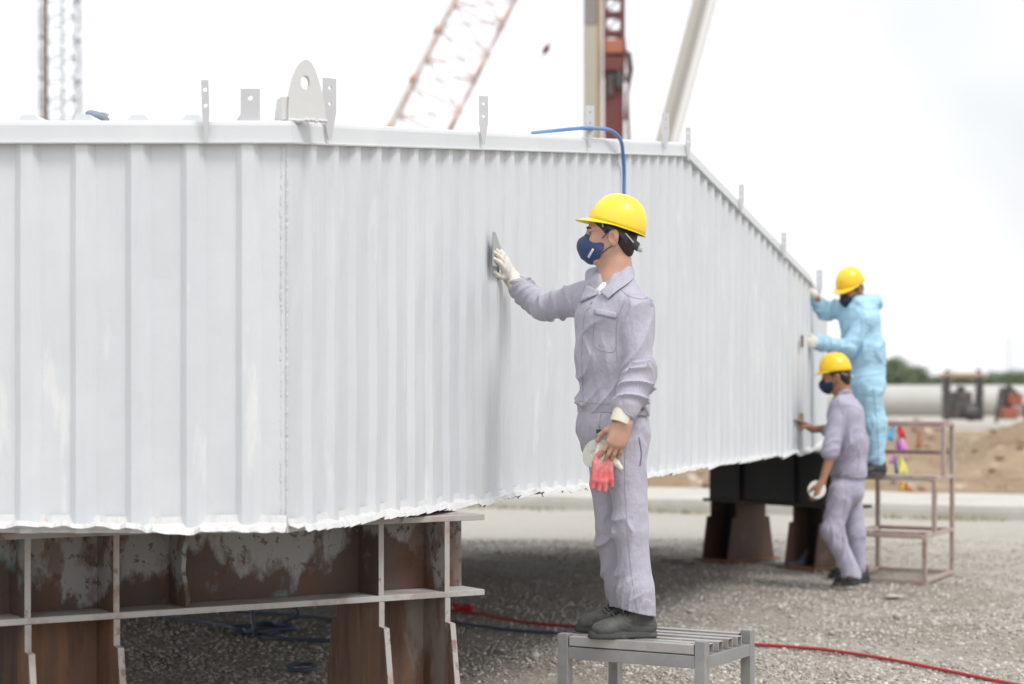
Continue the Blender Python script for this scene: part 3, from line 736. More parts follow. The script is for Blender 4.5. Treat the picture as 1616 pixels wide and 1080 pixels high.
for i, (px, w, top) in enumerate(((1412, 62, 562), (1446, 56, 580), (1478, 48, 594), (1515, 54, 592), (1548, 50, 590), (1580, 54, 587), (1612, 56, 588), (1386, 60, 576), (1350, 60, 580), (1642, 56, 588), (1300, 70, 585))):
    tree(px, w, top, Yt+(i % 3)*14, 20+i, ['tallest green tree behind the pipe right of the blue-suited person', 'round green tree just right of the tallest one', 'low green tree left of the dark gantry machine', 'low green tree seen through the dark gantry machine', 'low green tree right of the dark gantry machine', 'low green tree above the red machine', 'green tree at the right edge of the view above the pipe', 'green tree partly hidden behind the blue-suited person', 'green tree hidden behind the blue-suited person', 'green tree beyond the right edge', 'green tree far behind the steel housing'][i])

# ---------------------------------------------------------------- cranes and piling rig
def lattice(th, p0, p1, wid, dep, chord_r, brace_r, bays, mch, mbr, side=(1, 0, 0), name='brace'):
    p0 = np.asarray(p0, float); p1 = np.asarray(p1, float); t_ = nrm(p1-p0); sx_ = nrm(np.asarray(side, float)-t_*np.dot(side, t_)); sy_ = np.cross(t_, sx_)
    cs = [sx_*wid/2*a+sy_*dep/2*b_ for a, b_ in ((-1, -1), (1, -1), (1, 1), (-1, 1))]
    for i, c_ in enumerate(cs): MB().tube([p0+c_, p1+c_], chord_r[i] if hasattr(chord_r, '__len__') else chord_r, 8).build('chord', mch[i] if isinstance(mch, list) else mch, th, True)
    mb = MB()
    for k in range(bays):
        a, b_ = p0+(p1-p0)*k/bays, p0+(p1-p0)*(k+1)/bays
        for i in range(4):
            c_, d_ = cs[i], cs[(i+1) % 4]
            mb.tube([a+c_, a+d_], brace_r, 5); mb.tube([a+(c_ if k % 2 else d_), b_+(d_ if k % 2 else c_)], brace_r, 5)
    mb.build(name, mbr, th)
    return cs
# tower at far left
Yc = 75; sC = FPX/Yc
b0, b1 = Q(98, 700, Yc), Q(92, -420, Yc)
th = thing('lattice_tower', (b0[0], Yc, 0), 'thin dark lattice tower with a brown pole rising behind the housing at far left', 'tower')
b0[2] = 0
lattice(th, b0+V(0, 0, 0), b1, 57/sC, 1.0, .035, .018, 34, M['mast_grey'], M['mast_grey'])
MB().tube([V(Q(79, 600, Yc)[0], Yc-.6, 0), V(Q(76, 0, Yc)[0], Yc-.6, b1[2])], .105, 12).build('pole', M['mast_brown'], th, True)
mb = MB(); a = Q(101, 600, Yc); mb.tube([V(a[0], Yc, 0), V(a[0]-.1, Yc, b1[2])], .03, 6); mb.build('ladder_rail', M['mast_grey'], th, True)
mb = MB()
for k in range(120): mb.bar(V(a[0], Yc, .3+k*.22), V(Q(83, 600, Yc)[0], Yc, .3+k*.22), .012, .012)
mb.build('ladder_rungs', M['cable'], th)
# red and white lattice boom
Yb = 62; sB = FPX/Yb
def onl(px0, py0, px1, py1, py): return px0+(px1-px0)*(py-py0)/(py1-py0)
g0_, g1_ = Q(onl(668, 195, 765, 0, 640), 640, Yb), Q(onl(668, 195, 765, 0, -420), -420, Yb)
g0_[2] = max(0.1, g0_[2])
th = thing('crane_boom', (g0_[0], Yb, 0), 'slanted white and red lattice crane boom rising behind the middle of the housing', 'crane')
t_ = nrm(g1_-g0_); cw = 96/sB*abs(t_[2])
cs = lattice(th, g0_, g1_, cw, 1.3, [.085, .035, .035, .045], .028, 24, [M['boom_white'], M['boom_pink'], M['boom_white'], M['boom_white']], M['boom_pink'])
for k in range(14):
    p = g0_+(g1_-g0_)*(k+.5)/14
    for i in (0,): MB().tube([p+cs[i]-t_*.14, p+cs[i]+t_*.14], .10, 8).build('joint_sleeve', M['boom_red'], th, True)
for i in (1, 3):
    for k in range(14): p = g0_+(g1_-g0_)*(k+.2)/14; MB().tube([p+cs[i]-t_*.45, p+cs[i]+t_*.45], .05, 6).build('chord_band', M['boom_red'], th, True)
# hook ball on its cable
Yh = 50
th = thing('hook_ball', tuple(Q(862, 78, Yh)), 'small rusty hook ball hanging on a thin slanted cable against the sky', 'hook')
c_ = Q(862, 78, Yh); f = Field(); f.ell(c_, (.085, .085, .13), (V(.85, 0, -.5), V(0, 1, 0), V(.5, 0, .85)), k=.01); f.cap(c_+V(.07, 0, .12), c_+V(-.07, 0, -.12), .035, k=.03); f.build('ball', M['hook'], th, .015)
MB().tube([Q(800, 190, Yh), Q(848, 105, Yh), c_, Q(878, 52, Yh), Q(960, -110, Yh)], [.006, .012, .02, .012, .006], 6).build('hook_cable', M['cable'], th, True)
for i, (a, b_) in enumerate((((432, 165), (560, -10)), ((446, 165), (572, -10)))):
    mb = MB(); mb.tube([Q(a[0]-60, a[1]+82, 60), Q(b_[0]+60, b_[1]-82, 60)], .008, 5); tag(mb.build('stay_cable', M['cable'], None, True), ['left of two faint thin cables slanting up behind the lifting lug', 'right of two faint thin cables slanting up behind the lifting lug'][i], 'cable', 'faint cables behind the lug')
# piling rig
Yr = 55; sR = FPX/Yr
rx = Q(955, 600, Yr)[0]
th = thing('piling_rig', (rx, Yr, 0), 'tall piling rig with beige mast and dark red leader behind the housing', 'rig')
def col(x0, x1, y0, y1, Y, dpt, m_, nm, bev=.02, xs0=0): mb = MB(); bx(mb, x0, y0, x1, y1, Y, dpt); return mb.build(nm, m_, th, bevel=bev)
col(921, 943, 40, 690, Yr, .5, M['rig_grey'], 'mast'); col(943, 950, -300, 690, Yr+.1, .4, M['machine_tan'], 'mast_edge'); col(921.5, 942.5, -300, 39.5, Yr+.01, .5, M['rig_dark'], 'mast_top')
col(954, 985, 120, 690, Yr+.1, .55, M['rig_red'], 'leader')
col(953, 958.5, -300, 120, Yr+.1, .5, M['rig_red'], 'leader_rail'); col(979, 987, -300, 120, Yr+.1, .5, M['rig_red'], 'leader_rail')
mb = MB()
for k in range(12):
    y = 112-30*k; bx(mb, 958, y-5, 980, y+5, Yr+.15, .35)
    mb.bar(Q(958, y-4, Yr+.3), Q(980, y-26, Yr+.3), .05, .05)
mb.build('leader_lattice', M['rig_red'], th, bevel=.01)
col(955, 984, 62, 84, Yr-.05, .7, M['rig_orange'], 'hammer_band'); col(954, 984, 90, 112, Yr-.08, .7, M['rig_red'], 'clamp', .04)
mb = MB(); bx(mb, 960, 116, 968, 150, Yr-.06, .2); bx(mb, 973, 112, 982, 138, Yr-.06, .2); mb.tube([Q(993, 82, Yr), Q(996, 108, Yr), Q(988, 130, Yr)], .07, 8); mb.build('clamp_arm', M['machine'], th)
mb = MB(); mb.tube([Q(984, 70, Yr), Q(998, 108, Yr), Q(990, 150, Yr), Q(993, 240, Yr)], .05, 8); mb.tube([Q(986, 60, Yr), Q(992, 120, Yr), Q(987, 190, Yr)], .03, 8); mb.build('hydraulic_hose', M['rig_red'], th, True)
mb = MB(); bx(mb, 900, 640, 1010, 690, Yr+1, 3); mb.build('undercarriage', M['machine'], th, bevel=.05)
# slanted beige boom
th = thing('beige_boom', tuple(Q(1000, 690, 50)*V(1, 1, 0)), 'slanted beige box-section crane boom rising behind the right part of the housing', 'crane')
def bpt(off, py): return Q(1112-(py)*57/215+off, py, 50)
mb = MB(); mb.bar(bpt(0, 640), bpt(0, -420), .58, .5, (0, 1, 0)); mb.build('boom_section', M['boom_beige'], th, bevel=.03)
mb = MB(); mb.bar(bpt(-2, 640)-V(0, .27, 0), bpt(-2, -420)-V(0, .27, 0), .09, .03, (0, 1, 0)); mb.build('boom_stripe', M['boom_dark_beige'], th)
mb = MB(); mb.bar(bpt(11, 640)-V(0, .255, 0), bpt(11, -420)-V(0, .255, 0), .17, .02, (0, 1, 0)); mb.build('boom_side_plate', M['boom_white'], th)

# ================================================================ THE STEEL HOUSING
def sface(px): return 480-.3267*(px-453)
def R2(px, z=None, py=None):             # a point of the long right face
    s = sface(px); Y = FPX/s; return V((px-HX)/s, Y, HCAM+(HY-py)/s if py is not None else z)
ZB = .968
C0 = V(-.7396, 6.546, 0); PK = R2(1075, 0); C1 = R2(1274, 0); C2 = V((1303-HX)/FPX*18, 18, 0)
A0 = V(-4.8, 6.546, 0); D0 = V(-4.8, 18, 0)
zt = {'A': 2.245, 'C0': 2.245, 'P': 2.764, 'C1': 2.222, 'C2': 2.07, 'D': 2.07}
hz = thing('steel_housing', (C0[0], C0[1], ZB), 'large light grey painted corrugated steel housing raised on steel supports', 'steel housing')
PITCH = .1815; DEP = .021
def prof(u):                             # outward offset of the corrugation
    f_ = (u/PITCH) % 1
    if f_ < .13: return DEP*f_/.13
    if f_ < .34: return DEP
    if f_ < .47: return DEP*(1-(f_-.34)/.13)
    return 0.
def panel(a, b, za, zb, u0, seed, name='wall_panel'):
    a, b = V(*a[:2], 0), V(*b[:2], 0); L = np.linalg.norm(b-a); d_ = (b-a)/L; no = V(d_[1], -d_[0], 0)
    us = {0., L}
    k0 = int(u0/PITCH)-2
    for k in range(k0, k0+int(L/PITCH)+5):
        for f_ in (0, .13, .34, .47): us.add(k*PITCH+f_*PITCH-u0)
        us.add(k*PITCH+.73*PITCH-u0)
    us = sorted(x for x in us if 0 <= x <= L); NV = 14; rows = []
    for j in range(NV+1):
        row = []
        for u in us:
            zt_ = za+(zb-za)*u/L; z = ZB+(zt_+.02-ZB)*j/NV
            o_ = prof(u+u0)*min(1, u/.02, (L-u)/.02 if L-u > 1e-6 else 0)+.0035*min(1, u/.05, max(0, L-u)/.05)*vn(u*3.1, z*4.3, seed)+.0018*min(1, u/.05, max(0, L-u)/.05)*vn(u*11, z*7, seed+2)
            row.append(a+d_*u+no*o_+V(0, 0, z))
        rows.append(row)
    return MB().grid(rows).build(name, M['paint'], hz)
Lw = np.linalg.norm(C0-A0)
panel(A0, C0, zt['A'], zt['C0'], (.127+.23*PITCH-Lw) % PITCH+PITCH*40, 1)
Lp = np.linalg.norm(PK-C0); Lc = np.linalg.norm(C1-PK)
panel(C0, PK, zt['C0'], zt['P'], .06, 2); panel(PK, C1, zt['P'], zt['C1'], .06+Lp, 3)
panel(C1, C2, zt['C1'], zt['C2'], 0, 4); panel(C2, D0, zt['C2'], zt['D'], 0, 5); panel(D0, A0, zt['D'], zt['A'], 0, 6)
# top rails swept along each side
def sweep(nodes, profile, name, m_, closed_path=True, smooth=False, jitter=None):
    nn = [np.asarray(p, float) for p in nodes]; k = len(nn); outs = []
    ns = []
    for i in range(k):
        d1 = nrm((nn[(i+1) % k]-nn[i])*V(1, 1, 0)); ns.append(V(d1[1], -d1[0], 0))
    mit = []
    for i in range(k):
        n0, n1 = ns[i-1], ns[i]; m_v = nrm(n0+n1); mit.append(m_v/max(.3, np.dot(m_v, n1)))
    for i in range(k):
        j = (i+1) % k; seg = max(2, int(np.linalg.norm(nn[j]-nn[i])/.25)); rows = []
        for t in range(seg+1):
            f_ = t/seg; p = nn[i]*(1-f_)+nn[j]*f_; mm = ns[i] if 0 < t < seg else mit[i if t == 0 else j]
            row = [p+mm*o_+V(0, 0, z) for o_, z in profile]; row.append(row[0])
            if jitter and 0 < t < seg: row = [q+ns[i]*jitter*vn(q[0]*5, q[1]*5, q[2]*9) for q in row]
            rows.append(row)
        outs.append(MB().grid(rows).build(name, m_, hz, smooth))
    return outs
nodes = [A0+V(0, 0, zt['A']), C0+V(0, 0, zt['C0']), PK+V(0, 0, zt['P']), C1+V(0, 0, zt['C1']), C2+V(0, 0, zt['C2']), D0+V(0, 0, zt['D'])]
sweep(nodes, [(-.10, .0), (.024, .0), (.034, -.001), (.035, .004), (.024, .007), (.022, .060), (.018, .071), (.008, .077), (-.10, .080)], 'top_rail', M['paint_rail'], jitter=.001)
# soffit and floor
mb = MB(); mb.add([p*V(1, 1, 0)+V(0, 0, ZB+.02) for p in (A0, C0, C1, C2, D0)], [(0, 1, 2, 3, 4)]); mb.build('floor_plate', M['dark'], hz)
# roof with ribs showing above the left rail
mb = MB(); rp_ = [n_+V(0, 0, .055) for n_ in nodes]; cen = V(-1.5, 12, 2.42); mb.add(rp_+[cen], [(i, (i+1) % 6, 6) for i in range(6)]); mb.build('roof', M['paint_rail'], hz)
mb = MB()
for k in range(22):
    x = (385-HX)/480-.1815*k+.0
    prof_ = [(-.038, 0), (-.022, .020), (.022, .020), (.038, 0)]
    pts0 = [V(x+a, 6.62, 2.333+z) for a, z in prof_]; pts1 = [V(x+a, 9.2, 2.40+z) for a, z in prof_]
    mb.add(pts0+pts1, [(0, 1, 2, 3), (7, 6, 5, 4), (0, 4, 5, 1), (1, 5, 6, 2), (2, 6, 7, 3)])
mb.build('roof_ribs', M['paint_rail'], hz)
# torn, wavy bottom edge of the cladding
def skirt(a, b, seed, amp=1., up_=0.):
    a, b = V(*a[:2], 0), V(*b[:2], 0); L = np.linalg.norm(b-a); d_ = (b-a)/L; no = V(d_[1], -d_[0], 0); N = int(L/.012); rs = np.random.RandomState(seed)
    def n1(sc, ph): 
        x = np.arange(N+1)*L/N/sc+ph; i = np.floor(x).astype(int); f_ = x-i; f_ = f_*f_*(3-2*f_); tb = rs.rand(4096); return tb[i % 4096]*(1-f_)+tb[(i+1) % 4096]*f_
    A1, A2, A3, A4 = n1(.16, 3), n1(.05, 7), n1(.022, 1), n1(.30, 2)
    rows = [[], [], [], [], []]
    for i in range(N+1):
        u = i*L/N; p = a+d_*u; o_ = prof(u)*.5
        zb = ZB+.004+up_+amp*(.026*(A1[i]-.5)+.016*(A2[i]-.5)+.010*(A3[i]-.5)+.012*(A4[i]-.5)); out = .020+amp*(.030*A2[i]+.018*A3[i]+.02*A1[i]); lift = .022+.03*A4[i]*amp
        rows[0].append(p+no*(o_+.001)+V(0, 0, ZB+lift+.014)); rows[1].append(p+no*(o_+.007)+V(0, 0, ZB+lift*.75))
        rows[2].append(p+no*(out*.55+.004)+V(0, 0, ZB+lift*.35+.004*A3[i])); rows[3].append(p+no*(out*.95)+V(0, 0, zb+.008+.010*A3[i])); rows[4].append(p+no*(out+.004)+V(0, 0, zb))
    return MB().grid(rows).build('bottom_edge', M['skirt'], hz, False, solid=.003)
skirt(A0, C0, 1, 1.0, .006); skirt(C0, C1, 2, 1.0); skirt(C1, C2, 3)
# corner weld bead
rs = np.random.RandomState(4); mb = MB()
pts = [C0+V(.0, -.001+.0005*rs.randn(), z) for z in np.arange(ZB, 2.25, .012)]
mb.tube(pts, [.003+.002*rs.rand() for _ in pts], 7); mb.build('corner_weld', M['weld'], hz, False)
pts = [C0+V(-.020+.0012*rs.randn(), .0008, z) for z in np.arange(ZB+.02, 2.24, .010)]
mb = MB(); mb.tube(pts, [.001+.0028*rs.rand() for _ in pts], 6); mb.build('corner_weld', M['weld'], hz, False)
# brackets on the rail
dR = nrm(C1-C0); nR = V(dR[1], -dR[0], 0); wallN_ = nR
def plate_holes(o, ex, ey, w, h, taper, holes, th_, m_, name, parent, bend=0.):
    """flat bar: outline with round holes, extruded; ex across, ey up, taper = lower pointed part"""
    bm = bmesh.new(); ez = np.cross(ex, ey)
    out = [(-w/2, taper), (-w/2, h), (w/2, h), (w/2, taper), (w*.12, 0), (-w*.12, 0)] if taper else [(-w/2, 0), (-w/2, h), (w/2, h), (w/2, 0)]
    ed = []
    def loop(pts):
        vs = [bm.verts.new((x, y, 0)) for x, y in pts]; return [bm.edges.new((vs[i], vs[(i+1) % len(vs)])) for i in range(len(vs))]
    ed += loop(out)
    for hx_, hy_, r_ in holes: ed += loop([(hx_+r_*math.cos(2*math.pi*k/14), hy_+r_*math.sin(2*math.pi*k/14)) for k in range(14)])
    bmesh.ops.triangle_fill(bm, use_beauty=True, use_dissolve=True, edges=ed)
    r_ = bmesh.ops.extrude_face_region(bm, geom=bm.faces[:]); bmesh.ops.translate(bm, vec=(0, 0, th_), verts=[v_ for v_ in r_['geom'] if isinstance(v_, bmesh.types.BMVert)])
    bmesh.ops.recalc_face_normals(bm, faces=bm.faces)
    for v_ in bm.verts:
        x, y, z = v_.co
        yb = y; off = 0
        if bend and taper and y < taper: off = -bend*(taper-y)
        v_.co = Vector(o+ex*x+ey*yb+ez*(z-th_/2+off))
    me = bpy.data.meshes.new(name); bm.to_mesh(me); bm.free(); return link(name, me, m_, parent)
UP = V(0, 0, 1)
def bracket(px, ytop, ybot, wpx, face='R', side=None, holes=2, taper=.45, lean=0):
    s = 480 if px < 460 else (sface(px) if face == 'R' else FPX/((C1+(C2-C1)*.35)[1]))
    a_, n_ = (C0, V(0, -1, 0)) if px < 460 else ((C0, wallN_) if face == 'R' else (C1+(C2-C1)*.35, wallN_))
    dr_ = V((px-HX)/FPX, 1, 0); Y = (np.dot(a_, n_)+.040)/np.dot(dr_, n_) if face == 'R' else FPX/s-.03; base = P(px, ybot, Y); h = (ybot-ytop)/s; w = wpx/s
    ex = side if side is not None else V(1, 0, 0); ey = nrm(V(lean, 0, 1))
    hs = [(0, h*.84, .0065), (0, h*.58, .0065)][:holes]
    return plate_holes(base, ex, ey, w/abs(ex[0]), h, h*taper, hs, .007, M['bracket'], 'bracket', hz)
bracket(326, 127, 223, 12, lean=-.03); bracket(520, 125, 220, 19, side=nrm(V(.8, .6, 0)), lean=.0)
for px, a, b_, w in ((763, 153, 228, 14), (931, 168, 233, 13), (1050, 180, 236, 12)): bracket(px, a, b_, w, side=nrm(V(.95, .3, 0)))
for px, a, b_, w in ((1086, 202, 254, 8), (1170, 292, 337, 8), (1237, 368, 408, 8)): bracket(px, a, b_, w, side=nrm(V(.9, .4, 0)), lean=.0)
bracket(1293, 426, 474, 10, face='F', holes=1)
Yp_ = FPX/480
b0_ = P(395, 193, Yp_+.02); plate_holes(b0_, V(1, 0, 0), UP, 31/480, 53/480, 0, [(0, 38/480, .008)], .010, M['bracket'], 'tab_plate', hz)
mb = MB(); rs = np.random.RandomState(8); q0, q1 = P(380, 195, Yp_-.005), P(411, 195, Yp_-.005); mb.tube([q0+(q1-q0)*i/16+V(0, 0, .001*rs.randn()) for i in range(17)], [.004+.002*rs.rand() for _ in range(17)], 6); mb.build('weld_bead', M['weld'], hz)
# lifting lug: thick rounded plate with an eye, base plate and a gusset
bm = bmesh.new(); Yl = Yp_+.03; cx_, zb_ = 483, 190
out = [(-27, 0), (-27, 20), (-25, 42), (-20, 66), (-14.5, 82), (-8, 92), (0, 96.5), (8, 92), (14.5, 81), (21, 61), (27, 36), (30, 16), (30, 0)]
def lp(x, y, d_): return P(cx_, zb_, Yl)+nrm(V(.95, .31, 0))*x*1.05/480+UP*y/480+nrm(V(-.31, .95, 0))*d_
ed = []
def loop2(pts):
    vs = [bm.verts.new((x, y, 0)) for x, y in pts]; return [bm.edges.new((vs[i], vs[(i+1) % len(vs)])) for i in range(len(vs))]
so = spline([V(x, y, 0) for x, y in out], 4); ed = loop2([(p[0], p[1]) for p in so])+loop2([(-1+7*math.cos(2*math.pi*k/20), 60+11*math.sin(2*math.pi*k/20)) for k in range(20)])
bmesh.ops.triangle_fill(bm, use_beauty=True, use_dissolve=True, edges=ed)
r_ = bmesh.ops.extrude_face_region(bm, geom=bm.faces[:]); bmesh.ops.translate(bm, vec=(0, 0, .034), verts=[v_ for v_ in r_['geom'] if isinstance(v_, bmesh.types.BMVert)])
bmesh.ops.recalc_face_normals(bm, faces=bm.faces)
for v_ in bm.verts: v_.co = Vector(lp(v_.co.x, v_.co.y, v_.co.z))
me = bpy.data.meshes.new('lifting_lug'); bm.to_mesh(me); bm.free(); lug = link('lifting_lug', me, M['paint_lug'], hz)
mb = MB(); mb.hexa([lp(-36, 0, .01), lp(-27, 0, .01), lp(-27, 0, .15), lp(-36, 0, .15), lp(-36, 37, .012), lp(-27, 37, .012), lp(-27, 37, .10), lp(-36, 37, .10)]); mb.build('lug_gusset', M['paint_lug'], lug)
mb = MB(); rs = np.random.RandomState(9); mb.tube([lp(-28+60*i/24, -1, -.004)+UP*.002*rs.randn() for i in range(25)], [.006+.002*rs.rand() for _ in range(25)], 6); mb.build('weld_bead', M['weld'], lug)
# unidentified blue-grey, shoe-like tip behind the left rail
f = Field(); c_ = P(150, 184, 7.2); f.ell(c_, (.036, .05, .020), (V(.93, 0, -.32), V(0, 1, 0), V(.32, 0, .93)), k=.01); f.cap(c_+V(.03, .02, -.015), c_+V(.02, .10, -.02), .02, k=.02)
o = f.build('blue_grey_tip', M['shoe_blue'], None, .005); tag(o, 'small blue-grey rounded tip showing above the left top edge of the housing', 'cloth object')
f = Field(); c2_ = c_+V(.012, .05, .018); f.ell(c2_, (.03, .05, .014), k=.01); tag(f.build('white_cloth', M['tshirt'], None, .005), 'tiny white cloth behind the blue-grey tip on the housing roof', 'cloth')

# ================================================================ NEAR RUSTY SUPPORT
def NB(px):                              # front edge line of the near beam
    s = 470-.081*px; return V((px-HX)/s, FPX/s, 0)
nb0, nb1 = NB(-330), NB(765); db = nrm(nb1-nb0); nbk = V(-db[1], db[0], 0)   # nbk points to the back
FW = .352; ZT, ZL = .955, .665; TH = .022
ns_ = thing('support_beam', tuple(nb1*V(1, 1, 0)), 'rusty grey steel beam on gusseted legs carrying the near corner of the housing', 'support')
def bq(u, v, z): return nb0+db*u+nbk*v+V(0, 0, z)      # u along beam, v towards the back
LB = np.linalg.norm(nb1-nb0)
def upx(px): return float(np.dot(NB(px)-nb0, db))
def plate(u0, u1, v0, v1, z0, z1, m_, nm, par=ns_, bev=.002):
    mb = MB(); mb.hexa([bq(u0, v0, z0), bq(u1, v0, z0), bq(u1, v1, z0), bq(u0, v1, z0), bq(u0, v0, z1), bq(u1, v0, z1), bq(u1, v1, z1), bq(u0, v1, z1)]); return mb.build(nm, m_, par, bevel=bev)
plate(0, LB, 0, FW, ZT-TH, ZT, M['steel_edge'], 'top_flange'); plate(0, LB, 0, FW, ZL-TH, ZL, M['steel_dusty'], 'bottom_flange')
plate(0, LB-.004, FW/2-.008, FW/2+.008, ZL, ZT-TH, M['rust_web'], 'web')
sp = [upx(x) for x in (-300, -160, 44, 184, 602, 706)]
for u in sp:
    plate(u-.009, u+.009, .004, FW/2-.008, ZL, ZT-TH, M['rust_web'], 'stiffener', bev=.001); plate(u-.009, u+.009, FW/2+.008, FW-.004, ZL, ZT-TH, M['rust_web'], 'stiffener', bev=.001)
    plate(u-.0105, u+.0105, .001, .005, ZL, ZT-TH, M['steel_edge'], 'stiffener_edge', bev=0)
# torn stiffener at x=300
u = upx(300); rs = np.random.RandomState(11)
prof_ = [(.165, 0), (.02, 0), (.012, .03), (.030, .07), (.045, .10), (.055, .13), (.048, .17), (.05, .20), (.03, .23), (.008, .267), (.165, .267)]
mb = MB(); mb.prism([bq(u-.01, v, ZL+z) for v, z in prof_], db*.016); mb.build('torn_stiffener', M['rust_web'], ns_)
# legs
def hleg(par, q, u0, u1, FW_, ztop, zstep, zbot, step, slope, m_side, m_web, m_edge, th_=.02):
    """two trapezoid-footed plates across the beam joined by a web; q(u, v, z)"""
    for u in (u0, u1):
        w0 = (zstep-zbot)*slope+step
        poly = [(0, ztop), (0, zstep+.002), (-step*.3, zstep), (-step, zstep-.002), (-w0, zbot), (FW_+w0, zbot), (FW_+step, zstep-.002), (FW_+step*.3, zstep), (FW_, zstep+.002), (FW_, ztop)]
        mb = MB(); mb.prism([q(u-th_/2, v, z) for v, z in poly], q(u+th_/2, 0, 0)-q(u-th_/2, 0, 0)); pl_ = mb.build('leg_plate', m_side, par, bevel=.002)
        mb = MB(); ee = [(-.002, ztop-.001), (-.002, zstep+.003), (-step*.3-.002, zstep+.002), (-step-.002, zstep-.001), (-w0-.002, zbot)]
        for a, b_ in zip(ee[:-1], ee[1:]): mb.hexa([q(u-th_/2-.001, a[0]-.0015, a[1]), q(u+th_/2+.001, a[0]-.0015, a[1]), q(u+th_/2+.001, a[0]+.004, a[1]), q(u-th_/2-.001, a[0]+.004, a[1]), q(u-th_/2-.001, b_[0]-.0015, b_[1]), q(u+th_/2+.001, b_[0]-.0015, b_[1]), q(u+th_/2+.001, b_[0]+.004, b_[1]), q(u-th_/2-.001, b_[0]+.004, b_[1])])
        if m_edge: mb.build('plate_edge', m_edge, pl_)
    mb = MB(); v = FW_*.5; mb.hexa([q(u0+th_/2, v-.008, zbot), q(u1-th_/2, v-.008, zbot), q(u1-th_/2, v+.008, zbot), q(u0+th_/2, v+.008, zbot), q(u0+th_/2, v-.008, ztop), q(u1-th_/2, v-.008, ztop), q(u1-th_/2, v+.008, ztop), q(u0+th_/2, v+.008, ztop)]); mb.build('leg_web', m_web, par)
    w1 = (zstep-zbot)*slope+step+.04
    mb = MB(); mb.hexa([q(u0-.05, -w1, zbot-.02), q(u1+.05, -w1, zbot-.02), q(u1+.05, FW_+w1, zbot-.02), q(u0-.05, FW_+w1, zbot-.02), q(u0-.05, -w1, zbot), q(u1+.05, -w1, zbot), q(u1+.05, FW_+w1, zbot), q(u0-.05, FW_+w1, zbot)]); return mb
for i, j in ((0, 1), (2, 3), (4, 5)):
    hleg(ns_, bq, sp[i], sp[j], FW, ZL-TH, .548, .03, .038, .16, M['rust_leg'], M['rust_leg'], M['steel_edge']).build('foot_plate', M['rust_leg'], ns_, bevel=.002)

# ================================================================ FAR SUPPORT STAND
fb0 = V((1121-HX)/189., FPX/189., 0); fd = nrm(V(.64, -.77, 0)); fn = V(-fd[1], fd[0], 0)
fs = thing('support_stand', tuple(fb0), 'black and brown steel stand with two gusseted legs under the far end of the housing', 'support')
FWf = .34
def fq(u, v, z): return fb0+fd*u+fn*v+V(0, 0, z)
def fplate(u0, u1, v0, v1, z0, z1, m_, nm):
    mb = MB(); mb.hexa([fq(u0, v0, z0), fq(u1, v0, z0), fq(u1, v1, z0), fq(u0, v1, z0), fq(u0, v0, z1), fq(u1, v0, z1), fq(u1, v1, z1), fq(u0, v1, z1)]); return mb.build(nm, m_, fs, bevel=.003)
fplate(-.09, 1.45, -.0, FWf, .495, .52, M['black_steel'], 'bottom_flange'); fplate(-.06, 1.45, 0, FWf, .90, .925, M['black_steel'], 'top_flange')
fplate(0, 1.42, .02, .04, .52, .90, M['black_steel'], 'web')
for u in (.33, .93, 1.26): fplate(u-.01, u+.01, -.015, .02, .52, .90, M['black_steel'], 'stiffener')
fplate(-.012, .31, .0, .014, .522, .898, flagmat('grey_black', (.075, .075, .08)), 'end_cover')
for u0, u1 in ((.01, .30), (.93, 1.24)):
    hleg(fs, fq, u0, u1, FWf, .495, .375, .03, .045, .17, M['brown_steel'], M['black_steel'], None).build('foot_plate', M['orange_rust'], fs, bevel=.003)
# ================================================================ STEEL STOOL
zs = .475
FLp, FRp, BRp = G(892, 998, zs+.003), G(1108, 1013, zs+.003), G(1167, 993, zs+.003)
FLp, FRp, BRp = [q*V(1, 1, 0) for q in (FLp, FRp, BRp)]; e1 = nrm(FRp-FLp); e2 = V(-e1[1], e1[0], 0); L1 = np.linalg.norm(FRp-FLp); L2 = float(np.dot(BRp-FRp, e2))
st = thing('metal_stool', tuple(FLp+e1*L1/2+e2*L2/2), 'grey welded steel stool with slatted top under the standing person', 'stool')
def sq(u, v, z): return FLp+e1*u+e2*v+V(0, 0, z)
pw = .044
for u, v, t_ in ((0, 0, 0), (L1, 0, .006), (L1, L2, .004), (0, L2, 0)):
    mb = MB(); mb.box(sq(u, v, (zs+t_+.01)/2), (pw, pw, zs+t_-.01), (e1, e2, UP)); lg = mb.build('leg', M['stool'], st, bevel=.0025)
    MB().box(sq(u, v, .006), (pw+.006, pw+.006, .012), (e1, e2, UP)).build('foot_cap', M['black_steel'], lg, bevel=.002)
h2 = pw/2
for a, b_ in (((h2, -.0), (L1-h2, -.0)), ((h2, L2), (L1-h2, L2)), ((0, h2), (0, L2-h2)), ((L1, h2), (L1, L2-h2))):
    p, q_ = sq(*a, zs-.075), sq(*b_, zs-.075); ln = np.linalg.norm(q_-p); d_ = nrm(q_-p)
    MB().box((p+q_)/2, (ln-.001, pw-.004, .048), (d_, np.cross(UP, d_), UP)).build('rail', M['stool'], st, bevel=.002)
MB().box(sq(L1/2, -.001, zs-.028), (L1-pw-.008, pw-.010, .038), (e1, e2, UP)).build('slat', M['stool_slat'], st, bevel=.003)
ns = 5
